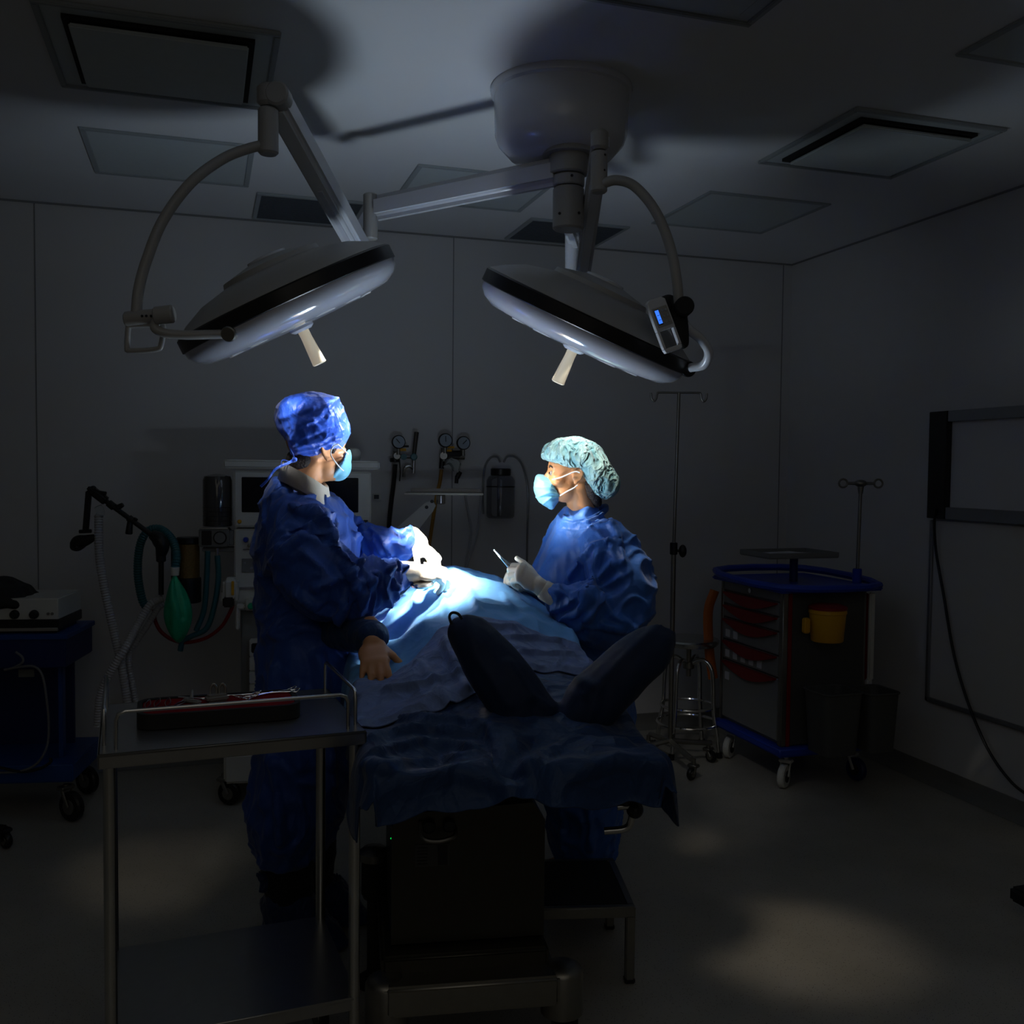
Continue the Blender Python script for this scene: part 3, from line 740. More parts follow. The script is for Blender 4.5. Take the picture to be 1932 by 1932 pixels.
# ------------------------------------------------------------ heads
def head_frame(c, yaw_dir, tilt=0., sc=1.):
    f = Vector(yaw_dir).normalized(); r = f.cross(UP).normalized()
    q = Matrix.Rotation(tilt, 3, r); f = q @ f; u = r.cross(f).normalized()
    def Lf(x, y, z): return c+(r*x+f*y+u*z)*sc
    return Lf, Matrix((r, f, u)).transposed()
def head_prims(mb, Lf, R3, s=1., neck=None):
    E = lambda c, r, R=None: mb.sph(Lf(*c), [q*s for q in r], R or R3, 16)
    E((0, -.012, .035), (.076, .096, .094)); E((0, .035, .02), (.066, .06, .07)); E((0, .03, -.05), (.056, .058, .062))
    E((0, .060, -.088), (.028, .026, .020)); E((0, .070, -.035), (.045, .03, .04))
    mb.cap(Lf(0, .092, .004), .008*s, Lf(0, .113, -.036), .0125*s, 8); mb.cap(Lf(-.013, .100, -.040), .009*s, Lf(.013, .100, -.040), .009*s, 8)
    for sg in (-1, 1):
        E((sg*.038, .062, -.03), (.026, .028, .024)); E((sg*.028, .080, .024), (.026, .012, .010)); E((sg*.033, .078, -.002), (.018, .012, .012))
        mb.tube([Lf(sg*.076, .008, -.030), Lf(sg*.080, .012, -.005), Lf(sg*.086, .004, .018), Lf(sg*.090, -.014, .022), Lf(sg*.090, -.024, .006), Lf(sg*.086, -.018, -.016), Lf(sg*.080, -.002, -.036)], .0058*s, 8, 4)
        E((sg*.078, -.004, -.006), (.008, .016, .022)); E((sg*.080, .002, -.036), (.006, .007, .009))
    mb.tube([Lf(-.022, .092, -.068), Lf(0, .100, -.066), Lf(.022, .092, -.068)], .006*s, 8, 4)
    mb.tube([Lf(-.018, .091, -.077), Lf(0, .098, -.078), Lf(.018, .091, -.077)], .0065*s, 8, 4)
    if neck: mb.cap(Lf(0, -.025, -.05), .054*s, neck[0], neck[1], 16)
def eyes(t, Lf, R3, s, hair):
    for sg in (-1, 1):
        MB().sph(Lf(sg*.032, .0835, .000), .0105*s, n=12).build('eye', M['eye'], t)
        MB().sph(Lf(sg*.032, .0915, .000), .0055*s, n=10).build('iris', M['iris'], t)
        MB().tube([Lf(sg*.018, .0925, .022), Lf(sg*.032, .093, .028), Lf(sg*.048, .084, .022)], .0035*s, 6, 4, flat=.6).build('eyebrow', hair, t)

# ============================================================ SURGEON
foot = P(560, 1790, 2.98)
SG = thing('person', 'person in dark blue gown and bright blue tied cap operating with both gloved hands', 'person', (foot.x, foot.y, 0))
def sec(py, xl, xr, d, b):
    return (P((xl+xr)/2, py, d), (xr-xl)/2/F*d, b)
# body (continuous; mostly under the clothing)
Lf, R3 = head_frame(P(597, 846, 3.05), RT*.80+FW*.60, -.05, .92)
m = MB(); head_prims(m, Lf, R3, .92, (P(568, 935, 3.05), .055))
def limb(m, pts):
    for (a, ra), (b, rb) in zip(pts[:-1], pts[1:]): m.cap(a, ra, b, rb, 12)
m.loft([(P(575, 930, 3.05), .07, .06), (P(575, 965, 3.05), .10, .15), (P(575, 1060, 3.05), .10, .14), (P(578, 1160, 3.05), .10, .12), (P(580, 1260, 3.05), .11, .15)], 24)
sL = P(565, 985, 2.9); eL = P(612, 1108, 2.84); wL = P(768, 1082, 2.93); sRr = P(600, 975, 3.2); eR = P(672, 1030, 3.28); wR = P(782, 1022, 3.12)
limb(m, [(sL, .05), (eL, .04), (wL, .026)]); limb(m, [(sRr, .05), (eR, .04), (wR, .026)])
for hx, kx_, fx, dd in ((560, 545, 535, 2.95), (590, 580, 585, 3.12)):
    limb(m, [(P(hx, 1260, dd), .08), (P(kx_, 1500, dd), .055), (P(fx, 1735, dd), .04)])
    ft = PZ(fx, 1740, .05); ank = P(fx, 1735, dd); ank.z = .09
    m.cap(ank, .04, ank+RT*.13-UP*.045, .03, 10)
me = m.remesh('body', .0055, 3, .5); body = link('body', me, M['skin'], SG)
eyes(SG, Lf, R3, .92, M['hair'])
# hair at the nape and in front of the ear
m = MB()
m.sph(Lf(0, -.058, -.042), (.050, .038, .036), R3)
m.cap(Lf(.064, .030, -.008), .008, Lf(.068, .030, .03), .012); m.cap(Lf(-.064, .030, -.008), .008, Lf(-.068, .030, .03), .012)
me = m.remesh('hair', .005, 4); folds(me, .006, 40, (1, 1, .25)); link('hair', me, M['hair'], SG)
# gown
m = MB()
m.loft([sec(903, 516, 556, 3.06, .07), sec(922, 504, 596, 3.05, .11), sec(945, 497, 634, 3.05, .165), sec(975, 493, 650, 3.05, .20), sec(1030, 490, 664, 3.05, .20), sec(1090, 488, 673, 3.05, .185), sec(1160, 490, 684, 3.05, .18),
        sec(1250, 491, 694, 3.05, .20), sec(1350, 492, 692, 3.05, .20), sec(1450, 482, 668, 3.03, .20), sec(1525, 474, 648, 3.0, .20), sec(1565, 484, 628, 3.0, .19), sec(1604, 492, 606, 3.0, .16)], 40)
limb(m, [(P(560, 985, 2.92), .092), (P(572, 1050, 2.86), .098), (P(608, 1100, 2.83), .094), (P(660, 1118, 2.86), .088), (P(712, 1100, 2.89), .074), (P(740, 1088, 2.92), .056), (P(753, 1085, 2.93), .046)])
limb(m, [(P(600, 985, 3.18), .085), (P(655, 1025, 3.27), .072), (P(705, 1028, 3.22), .062), (P(745, 1028, 3.16), .056), (P(772, 1018, 3.12), .040)])
me = m.remesh('gown', .0062, 12)
def gm(p): return 1.
folds(me, .030, 4.6, (1, 1, .65), .6, .30, 2., rid=.42)
crG = [([(500, 945), (530, 930), (570, 920)], .006, .02),
 ([(575, 960), (600, 985), (625, 1010), (632, 1040)], .014, .022), ([(552, 955), (590, 975), (622, 975)], .012, .02), ([(495, 1090), (535, 1040), (590, 990)], .013, .022), ([(550, 1000), (600, 1005), (640, 1040)], -.012, .02),
 ([(600, 985), (640, 1040), (660, 1090)], .014, .022), ([(620, 1030), (655, 1075), (675, 1120)], .012, .02), ([(590, 960), (630, 985), (628, 1000)], .012, .016),
 ([(595, 1110), (620, 1100), (650, 1090)], .011, .02), ([(640, 1170), (655, 1130), (680, 1100)], .014, .02), ([(675, 1165), (690, 1120), (710, 1085)], .014, .02), ([(735, 1140), (725, 1110), (735, 1075)], .012, .016),
 ([(735, 1075), (745, 1060), (760, 1075)], .012, .014), ([(750, 1110), (752, 1085), (765, 1070)], .010, .012), ([(560, 1120), (600, 1150), (640, 1160)], .012, .025), ([(670, 1010), (700, 1010), (720, 1040)], .012, .018),
 ([(700, 1000), (725, 1020), (745, 1055)], .011, .016), ([(740, 1000), (760, 1010), (770, 1000)], .010, .014), ([(680, 1060), (700, 1040), (705, 1015)], .011, .016), ([(665, 960), (680, 990), (690, 1010)], .010, .016),
 ([(500, 1200), (540, 1180), (600, 1190)], .010, .03), ([(520, 1260), (515, 1400), (500, 1520)], .014, .03), ([(560, 1300), (565, 1450)], .012, .03), ([(600, 1240), (620, 1350), (625, 1480)], .014, .03), ([(520, 1440), (530, 1590)], .014, .02)]
creases(me, crG, 1.7); link('gown', me, M['gown'], SG)
# lower apron flap towards the table, collar, cuffs
m = MB()
def collar_pts(o):
    return [P(534, 886, 3.12)+UP*o, P(539, 891, 2.97)+UP*o, P(562, 903, 2.925)+UP*o, P(592, 920, 2.93)+UP*o, P(616, 935, 2.98)+UP*o, P(618, 931, 3.07)+UP*o, P(596, 912, 3.15)+UP*o, P(560, 895, 3.18)+UP*o]
c1 = catmull(collar_pts(.026), 6, True); c2 = catmull(collar_pts(-.024), 6, True)
cc = sum(c1, Vector())/len(c1)
for A_, B_, off in ((c1, c2, 0.),):
    ra = [m.v(p) for p in A_]; rb = [m.v(p+(p-cc).normalized()*.018-UP*0) for p in B_]
    m.bridge(ra, rb); rc = [m.v(p-(p-cc).normalized()*.012-UP*.004) for p in A_]; m.bridge(rc, ra)
    rd = [m.v(p-(p-cc).normalized()*.012-UP*.02) for p in B_]; m.bridge(rd, rc)
o = m.build('shirt_collar', M['collar'], SG); o['label'] = 'cream folded shirt collar'
md = o.modifiers.new('s', 'SOLIDIFY'); md.thickness = .004
# cap
m = MB()
m.pillow([(637, 751), (650, 775), (658, 800), (661, 815), (655, 832), (640, 848), (622, 858), (600, 866), (575, 869), (558, 866), (549, 850), (543, 834), (526, 812), (520, 788), (527, 766), (543, 749), (575, 740), (605, 742)],
         (592, 800), .108, 3.05, K=10, pw=.36)
me = m.remesh('cap', .0045, 3); folds(me, .010, 11, (1, 1, .8), .5, rid=.25)
creases(me, [([(637, 752), (615, 770), (598, 790), (592, 795)], .010, .012), ([(592, 792), (615, 795), (620, 785)], .009, .010), ([(560, 800), (590, 795), (600, 805)], .008, .012), ([(548, 832), (565, 805), (590, 795)], .009, .012), ([(530, 790), (560, 780), (590, 770)], .008, .012),
              ([(555, 845), (600, 835), (650, 810)], .004, .008), ([(556, 853), (600, 846), (648, 822)], .004, .007), ([(560, 861), (600, 855), (640, 838)], .004, .007), ([(552, 838), (590, 826), (640, 800)], -.006, .010), ([(527, 768), (542, 760), (548, 748)], .006, .008)], .7)
cp = link('cap', me, M['cap'], SG); cp['label'] = 'bright blue cloth cap tied at the back'
m = MB()
m.tube([P(543, 832, 2.985), P(548, 848, 2.97), P(556, 866, 2.965), P(552, 872, 2.96), P(534, 868, 2.96), P(530, 876, 2.955)], .0035, 8, 6, flat=.5)
m.tube([P(556, 866, 2.965), P(545, 873, 2.95), P(520, 885, 2.92), P(505, 905, 2.90), P(492, 918, 2.90)], .0042, 8, 6, flat=.5)
m.sph(P(556, 867, 2.962), .008); m.build('cap_tie', M['cap'], SG)
# mask
m = MB(); m.pillow([(658, 846), (662, 852), (662, 868), (655, 882), (642, 897), (628, 907), (622, 906), (630, 893), (638, 878), (650, 868), (656, 858)], (651, 875), .055, 3.085, K=6)
m.sph(Lf(0, .082, -.055), (.050, .042, .048), R3)
me = m.remesh('face_mask', .004, 3); mk = link('face_mask', me, M['mask'], SG); mk['label'] = 'light blue surgical mask'
m = MB(); m.tube([P(637, 838, 2.955), P(648, 848, 2.985), P(657, 857, 3.04)], .0020, 8, 4); m.tube([P(637, 838, 2.955), P(628, 843, 2.95), P(624, 856, 2.95), P(630, 868, 2.955), P(643, 884, 2.99), P(648, 888, 3.03)], .0020, 8, 5)
m.build('ear_strap', M['white'], SG)
# gloves
m = MB(); hand_prims(m, P(772, 1080, 2.93), P(822, 1080, 2.97)-P(768, 1080, 2.93), UP*.8-FW*.5, [(.3, .6, .4), (.45, .8, .5), (.55, .9, .5), (.65, .9, .5)], side=-1, sc=1.0, thumb=(.9, .35, .2), spread=.02, wrist=.036, back=.02, fr=.0105)
g1 = finish_hand(m, 'glove', M['latex'], SG)
m = MB(); hand_prims(m, P(784, 1021, 3.11), P(822, 1060, 3.06)-P(780, 1020, 3.11), UP*.75+RT*.55-FW*.25, [(.45, .7, .5), (.55, .9, .6), (.65, 1., .6), (.75, 1., .6)], side=1, sc=1.0, thumb=(1.1, .3, .2), spread=.03, wrist=.036, back=.02, fr=.0102)
g2 = finish_hand(m, 'glove', M['latex'], SG)
m = MB(); m.tube([P(812, 1067, 3.01), P(832, 1075, 3.02), P(857, 1086, 3.03)], .0062, 10, 3); m.tube([P(800, 1062, 3.0), P(814, 1066, 3.01), P(835, 1079, 3.02)], .0028, 8, 3)
o = m.build('surgical_probe', M['white']); tag(o, 'thin pale instrument held in the surgeon\'s gloved fingers over the drape', 'instrument')
# trousers and shoe covers
m = MB(); limb(m, [(P(552, 1570, 2.95), .085), (P(546, 1640, 2.95), .075), (P(546, 1690, 2.95), .07)]); limb(m, [(P(590, 1570, 3.12), .075), (P(588, 1690, 3.12), .065)])
me = m.remesh('trousers', .008, 4); folds(me, .016, 11, (1, 1, 1.4)); link('trousers', me, M['trouser'], SG)
for x0, d, off in ((545, 2.95, 0), (592, 3.12, 1)):
    a = P(x0, 1665, d); g = P(x0, 1665, d); g.z = .05
    m = MB(); m.loft([(a, .062, .06), (a-UP*.05, .075, .07), (Vector((a.x, a.y, .14))+RT*.0, .085, .07), (Vector((a.x, a.y, .07))+RT*.03, .115, .06), (Vector((a.x, a.y, .012))+RT*.05, .14, .055), (Vector((a.x, a.y, .001))+RT*.05, .135, .05)], 32)
    if not off: m.poly([P(500, 1655, 2.9), P(482, 1652, 2.88), P(490, 1672, 2.88), P(488, 1690, 2.88), P(515, 1682, 2.9)], FW*.05)
    me = m.remesh('shoe_cover', .006, 4); folds(me, .014, 14, (1, 1, 1)); me.transform(Matrix.Translation(UP*max(0, .002-min(v.co.z for v in me.vertices)))); link('shoe_cover', me, M['shoe'], SG)

# ============================================================ NURSE
dN = 3.35
foot = P(1110, 1560, dN)
NU = thing('person', 'person in blue gown, teal bouffant cap and face mask, looking up and holding scissors', 'person', (foot.x, foot.y, 0))
Lf, R3 = head_frame(P(1080, 893, 3.3), -RT*.985-FW*.12, .0, .88)
m = MB(); head_prims(m, Lf, R3, .88, (P(1104, 985, 3.35), .056))
m.loft([(P(1100, 985, dN), .06, .06), (P(1100, 1015, dN), .10, .15), (P(1095, 1080, dN), .10, .15), (P(1095, 1180, dN), .10, .13), (P(1100, 1300, dN), .10, .15)], 24)
limb(m, [(P(1140, 1025, 3.17), .045), (P(1188, 1145, 3.1), .038), (P(1040, 1122, 3.03), .026)])
limb(m, [(P(1105, 1020, 3.5), .045), (P(1045, 1130, 3.5), .038), (P(985, 1100, 3.2), .026)])
for hx, dd in ((1085, 3.45), (1115, 3.28)):
    g = P(hx, 1560, dd); g.z = .08; limb(m, [(P(hx, 1300, dd), .075), (P(hx, 1500, dd), .05), (g, .038), (g-RT*.13-UP*.045, .03)])
me = m.remesh('body', .0055, 3, .5); link('body', me, M['skin'], NU)
eyes(NU, Lf, R3, .88, M['hair'])
m = MB(); m.sph(Lf(0, -.065, -.045), (.050, .042, .050), R3)
m.cap(P(1118, 915, 3.26), .026, P(1125, 948, 3.30), .018); m.cap(Lf(.060, .045, .012), .012, Lf(.064, .035, .035), .012)
me = m.remesh('hair', .005, 4); folds(me, .006, 40, (1, 1, .25)); link('hair', me, M['hair'], NU)
m = MB()
m.loft([sec(962, 1078, 1122, dN, .062), sec(978, 1062, 1135, dN, .085), sec(996, 1048, 1158, dN, .14), sec(1025, 1033, 1176, dN, .19), sec(1070, 1016, 1184, dN, .20), sec(1120, 1003, 1186, dN, .2), sec(1170, 1008, 1190, dN, .2),
        sec(1230, 1025, 1192, dN, .2), sec(1350, 1030, 1190, dN, .2), sec(1500, 1034, 1172, dN, .19), sec(1570, 1040, 1168, dN, .18), sec(1600, 1048, 1160, dN, .16), sec(1650, 1055, 1150, dN, .14)], 40)
limb(m, [(P(1142, 1035, 3.18), .088), (P(1165, 1085, 3.13), .098), (P(1180, 1135, 3.1), .095), (P(1150, 1165, 3.08), .09), (P(1100, 1150, 3.06), .085), (P(1062, 1135, 3.04), .052), (P(1052, 1128, 3.03), .042)])
limb(m, [(P(1110, 1030, 3.48), .08), (P(1060, 1100, 3.5), .075), (P(1020, 1120, 3.38), .055), (P(1000, 1112, 3.25), .04)])
me = m.remesh('gown', .0062, 11); ch = P(1050, 1060, 3.2)
folds(me, .030, 4.8, (1, 1, .65), .6, .30, 6., rid=.42, mask=lambda p: .35+.65*sst(.10, .22, (p-ch).length))
creases(me, [([(1062, 985), (1080, 990), (1110, 985), (1135, 970)], .008, .010), ([(1065, 995), (1090, 998), (1120, 992)], -.006, .010),
 ([(1075, 1090), (1095, 1060), (1120, 1030), (1150, 1022)], .014, .018), ([(1100, 1130), (1120, 1090), (1130, 1045)], .012, .02), ([(1085, 1125), (1120, 1105), (1155, 1065)], .013, .02), ([(1105, 1125), (1140, 1110), (1170, 1090)], .011, .02),
 ([(1045, 1150), (1080, 1135), (1110, 1130)], .012, .018), ([(1050, 1170), (1085, 1160), (1120, 1120)], .012, .018), ([(1080, 1190), (1110, 1165), (1130, 1130)], .012, .02), ([(1040, 1115), (1060, 1120), (1075, 1140)], .012, .014), ([(1130, 1130), (1150, 1160), (1190, 1180)], .012, .02),
 ([(1150, 975), (1165, 1010), (1175, 1060)], .010, .018), ([(1140, 1180), (1180, 1190), (1210, 1170)], .012, .02), ([(1020, 1080), (1035, 1100), (1040, 1130)], .008, .016), ([(1060, 1500), (1065, 1600)], .012, .02), ([(1110, 1500), (1115, 1600)], .012, .02)], 1.6)
link('gown', me, M['gown2'], NU)
m = MB(); m.tube([P(1064, 978, 3.30), P(1080, 986, 3.25), P(1105, 984, 3.25), P(1130, 972, 3.29), P(1146, 958, 3.35), P(1135, 958, 3.42), P(1105, 966, 3.44), P(1075, 972, 3.40)], .012, 10, 6, closed=True, flat=.45, up=UP)
m.build('gown_collar', M['gown2'], NU)
m = MB()
m.pillow([(1021, 864), (1021, 850), (1032, 837), (1052, 827), (1078, 824), (1104, 827), (1126, 838), (1142, 858), (1158, 884), (1170, 905), (1168, 925), (1155, 938), (1138, 942), (1124, 936), (1112, 920), (1102, 903), (1092, 892), (1070, 885), (1050, 877), (1030, 868)],
         (1095, 868), .10, 3.3, K=10, pw=.36)
me = m.remesh('bouffant_cap', .0045, 3)
folds(me, .0075, 26, (1, 1, .4), .6, .4)
bc = link('bouffant_cap', me, M['bouf'], NU); bc['label'] = 'crinkled teal bouffant cap'
m = MB(); m.pillow([(1014, 895), (1030, 897), (1044, 903), (1050, 918), (1055, 932), (1060, 937), (1052, 950), (1042, 962), (1028, 956), (1015, 944), (1008, 930), (1007, 915), (1010, 903)], (1033, 926), .062, 3.3, K=7, pw=.6)
me = m.remesh('face_mask', .0035, 3); folds(me, .005, 16, (.5, .5, 2.2), .3)
creases(me, [([(1013, 905), (1035, 912), (1048, 920)], .004, .006), ([(1010, 918), (1035, 920), (1052, 928)], .004, .006), ([(1012, 938), (1035, 930), (1055, 932)], .004, .006), ([(1025, 950), (1040, 938), (1055, 935)], .004, .006)])
mk = link('face_mask', me, M['mask'], NU); mk['label'] = 'light blue pleated mask'
m = MB(); m.tube([P(1042, 905, 3.25), P(1060, 900, 3.225), P(1084, 890, 3.215), P(1094, 892, 3.212)], .0022, 8, 4); m.tube([P(1057, 935, 3.25), P(1070, 927, 3.225), P(1082, 921, 3.215), P(1090, 915, 3.213)], .0022, 8, 4)
m.build('ear_strap', M['white'], NU)
# gloves of the nurse: near (left) hand closed over the ring handles, far hand behind
W = P(1020, 1108, 3.03)
m = MB(); hand_prims(m, W, P(975, 1074, 3.0)-P(1025, 1112, 3.03), -FW*.75+UP*.65, [(1.0, 1.2, .8), (1.1, 1.3, .8), (1.2, 1.3, .8), (1.2, 1.3, .8)], side=1, sc=.95, thumb=(.9, .4, .3), spread=.02, wrist=.032, back=.035, fr=.0095)
finish_hand(m, 'glove', M['latex'], NU)
m = MB(); m.cyl(P(1050, 1127, 3.03), P(1022, 1110, 3.03), .034, .031, 24, bev=.004)
me = m.remesh('cuff', .004, 3); folds(me, .003, 30); o = link('cuff', me, M['collar'], NU); o['label'] = 'white knit cuff'
W = P(998, 1104, 3.17)
m = MB(); hand_prims(m, W, P(958, 1090, 3.12)-P(998, 1104, 3.17), FW*.9-RT*.25, [(.8, 1.1, .6), (1.0, 1.3, .7), (1.1, 1.3, .8), (1.0, 1.4, .8)], side=-1, sc=.95, thumb=(1.0, .5, .3), spread=.07, wrist=.028, back=.05, fr=.0092)
finish_hand(m, 'glove', M['latex'], NU)
sc_ = thing('surgical_scissors', 'long steel scissors pointing up from the gloved hands of the person in the teal cap', 'scissors', P(965, 1080, 3.04))
for k, (dx, mt) in enumerate(((0, 'chrome'), (6, 'steel'))):
    m = MB(); m.tube([P(933, 1036+k, 3.02), P(945+dx*.5, 1052, 3.03), P(958+dx, 1068-k*2, 3.04), P(966+dx, 1080, 3.04)], .0036, 8, 4)
    m.tube([P(966+dx+6*math.cos(a), 1086+6*math.sin(a), 3.04) for a in [i*PI/4 for i in range(8)]], .002, 8, 3, closed=True)
    m.build('blade', M[mt], sc_)

# ============================================================ PATIENT
PT = thing('person', 'person lying on their back under the drapes, one bare hand showing at the side', 'person', T(0, .9, TZ))
m = MB(TM)
m.loft([]) if False else None
m2 = MB()
def tl(pts): limb(m2, [(T(*p), r) for p, r in pts])
tl([((.03, 1.02, .935), .075), ((.03, 1.25, .925), .08), ((.03, 1.45, .935), .085), ((.03, 1.62, .93), .05), ((.03, 1.70, .94), .085)])
tl([((-.03, .95, .90), .06), ((-.02, .6, .88), .04), ((.0, .38, .875), .022)]); tl([((.10, .95, .90), .06), ((.09, .6, .88), .04), ((.07, .38, .875), .022)])
eW = P(648, 1192, 2.96); wW = P(702, 1208, 2.72)
limb(m2, [(T(-.12, 1.45, .93), .05), (eW, .036), (wW, .026)])
kn = P(722, 1222, 2.74)
hand_prims(m2, wW, P(712, 1262, 2.62)-P(704, 1208, 2.72), UP*.6-FW*.75+RT*.1, [(.15, .3, .3), (.15, .3, .3), (.2, .3, .3), (.25, .35, .3)], side=-1, sc=1.06, thumb=(.8, .2, .2), spread=.10, wrist=.028, fr=.0092)
me = m2.remesh('body', .0045, 3, .4); link('body', me, M['skin'], PT)
m.bm.free()
m = MB(); limb(m, [(P(590, 1185, 2.98), .05), (P(648, 1190, 2.90), .056), (P(680, 1196, 2.80), .050), (P(702, 1200, 2.74), .043)])
me = m.remesh('sleeve', .005, 4); folds(me, .014, 12); link('sleeve', me, M['navy'], PT)
m = MB(); m.cyl(P(698, 1199, 2.75), P(706, 1214, 2.715), .038, .033, 28, bev=.004); o = m.build('cuff', M['grey'], PT); o['label'] = 'grey knit cuff'
# fold of slate cloth covering the fingertips
# ============================================================ helpers for equipment
def castor(t, c, r, w, yaw, housing='mgrey', wheel='black', name='castor', hub=None, fork_h=None):
    """c: point on the floor under the wheel"""
    c = Vector((c[0], c[1], 0)); ax = Vector((math.cos(yaw), math.sin(yaw), 0)); s = UP.cross(ax)
    fh = fork_h or r*2.6
    m = MB()
    for sg in (-1, 1):
        a = c+ax*(sg*(w/2+.006))
        m.tube([a+UP*r, a+UP*(r*1.6)+s*r*.3, a+UP*(r*2.15)+s*r*.55], .009, 8, 3, flat=.4)
    m.box(c+UP*(r*2.2)+s*r*.55, (w+.03, .04, .016), .004, yaw)
    m.cyl(c+UP*(r*2.2)+s*r*.55, c+UP*fh+s*r*.55, .011, n=14)
    cs = m.build(name, M[housing], t)
    MB().lathe([(r*.4, -w/2), (r*.9, -w/2), (r, -w*.3), (r, w*.3), (r*.9, w/2), (r*.4, w/2)], c+UP*(r+.0005), ax, 28).build('wheel', M[wheel], cs)
    m = MB(); m.lathe([(r*.5, -w/2-.003), (r*.55, 0), (r*.5, w/2+.003)], c+UP*r, ax, 24); m.build('wheel_hub', M[hub or 'steeld'], cs)
    return cs

# ============================================================ INSTRUMENT TROLLEY (foreground)
zt = .90
FLc = PZ(183, 1424, zt); FRc = PZ(692, 1378, zt)
ex = (FRc-FLc); W = ex.length; ex.normalize(); ey = UP.cross(ex); D = .445
TM2 = Matrix(((ex.x, ey.x, 0, FLc.x), (ex.y, ey.y, 0, FLc.y), (0, 0, 1, 0), (0, 0, 0, 1)))
t = thing('instrument_trolley', 'stainless steel two-shelf instrument trolley in the left foreground', 'trolley', TM2 @ Vector((W/2, D/2, 0)))
def tr(name, fn, mt, parent=None):
    m = MB(TM2); fn(m); return m.build(name, M[mt], parent or t)
M['trsteel'] = mat('trolley_steel', (.36, .36, .35), .28, .9, noise_amt=.06)
tr('top_shelf', lambda m: (m.box((W/2, D/2, zt-.005), (W, D, .008), .002), m.box((W/2, .003, zt-.016), (W, .006, .03), .002), m.box((W/2, D-.003, zt-.016), (W, .006, .03), .002), m.box((.003, D/2, zt-.016), (.006, D, .03), .002), m.box((W-.003, D/2, zt-.016), (.006, D, .03), .002)), 'trsteel')
zs = .30
tr('lower_shelf', lambda m: (m.box((W/2, D/2, zs-.004), (W-.03, D-.02, .008), .002), m.box((W/2, .015, zs-.016), (W-.03, .006, .03), .002), m.box((W/2, D-.015, zs-.016), (W-.03, .006, .03), .002), m.box((.018, D/2, zs-.016), (.006, D-.02, .03)), m.box((W-.018, D/2, zs-.016), (.006, D-.02, .03))), 'trsteel')
for x, y_ in ((.022, .022), (W-.022, .022), (.022, D-.022), (W-.022, D-.022)):
    tr('leg', lambda m: m.cyl((x, y_, .09), (x, y_, zt-.008), .0125, n=20), 'steel')
    q = TM2 @ Vector((x, y_, 0)); castor(t, q, .036, .022, TH, 'steeld', fork_h=.11)
def rail(a, b):
    a, b = Vector(a), Vector(b); d = (b-a).normalized(); h = .078
    def fn(m): m.tube([a, a+UP*(h-.018), a+UP*(h-.005)+d*.005, a+UP*h+d*.018, b+UP*h-d*.018, b+UP*(h-.005)-d*.005, b+UP*(h-.018), b], .0042, 10, 0)
    return fn
tr('guard_rail', rail((.035, .03, zt-.002), (W-.035, .03, zt-.002)), 'steel')
tr('guard_rail', rail((.012, .07, zt-.002), (.012, D-.03, zt-.002)), 'steel')
tr('guard_rail', rail((W-.012, .06, zt-.002), (W-.012, D-.03, zt-.002)), 'steel')
# instrument case
case = thing('instrument_case', 'open black zipped case with red lining on the steel trolley', 'case', TM2 @ Vector((W/2-.03, .25, zt)))
cx0, cy0, cw, cd = .255, .235, .355, .17
CR = Matrix.Rotation(-.03, 3, 'Z')
def cpt(x, y, z=0): return TM2 @ (Vector((cx0, cy0, zt))+CR @ Vector((x, y, z)))
def rrect(w, d, r, n=6):
    out = []
    for sx, sy, a0 in ((1, -1, -PI/2), (1, 1, 0), (-1, 1, PI/2), (-1, -1, PI)):
        for k in range(n+1):
            a = a0+k/n*PI/2; out.append((sx*(w/2-r)+r*math.cos(a), sy*(d/2-r)+r*math.sin(a)))
    return out
m = MB()
oo = rrect(cw, cd, .04); ii = rrect(cw-.022, cd-.022, .032)
A_ = [m.v(cpt(x, y, .001)) for x, y in oo]; B_ = [m.v(cpt(x, y, .034)) for x, y in oo]; C_ = [m.v(cpt(x, y, .034)) for x, y in ii]; D_ = [m.v(cpt(x, y, .027)) for x, y in ii]
m.bridge(A_, B_); m.bridge(B_, C_); m.bridge(C_, D_); m.bm.faces.new(A_[::-1]); m.bm.faces.new(D_)
m.build('case_shell', M['blackm'], case)
m = MB(); m.poly([cpt(x, y, .028) for x, y in rrect(cw-.024, cd-.024, .032)], UP*.003); m.build('red_lining', M['redd'], case)
def on_case(x, y, z=.033): return cpt(x, y, z)
def scissors(x, y, ang, lab, L=.10):
    t_ = thing('instrument_scissors', lab, 'scissors', on_case(x, y), 'steel scissors in the red case')
    c, s = math.cos(ang), math.sin(ang)
    def q(a, b, z=.023): return cpt(x+a*c-b*s, y+a*s+b*c, z+.0115)
    for sg in (-1, 1):
        m = MB(); m.tube([q(L*.5, sg*.001), q(0, sg*.001), q(-L*.2, sg*.008), q(-L*.32, sg*.010)], .0016, 8, 4)
        m.tube([q(-L*.32-.010+.010*math.cos(k*PI/4), sg*.013+.009*math.sin(k*PI/4), .024+.006*max(0, -math.cos(k*PI/4))) for k in range(8)], .0014, 8, 3, closed=True)
        m.build('blade', M['chrome'], t_)
def forceps(x, y, ang, lab, L=.09, up=.0):
    t_ = thing('instrument_forceps', lab, 'forceps', on_case(x, y), 'steel forceps in the red case'); c, s = math.cos(ang), math.sin(ang)
    def q(a, b, z): return cpt(x+a*c-b*s, y+a*s+b*c, z+.0115)
    for sg in (-1, 1):
        m = MB(); m.tube([q(-L/2, 0, .024), q(0, sg*.006, .024+up), q(L/2, sg*.001, .024)], .0022, 8, 5, flat=.5); m.build('arm', M['steel'], t_)
scissors(-.045, .045, 2.6, 'steel scissors left of the middle of the red case, rings to the back')
scissors(.045, .05, 2.9, 'steel scissors right of the upright clips in the red case')
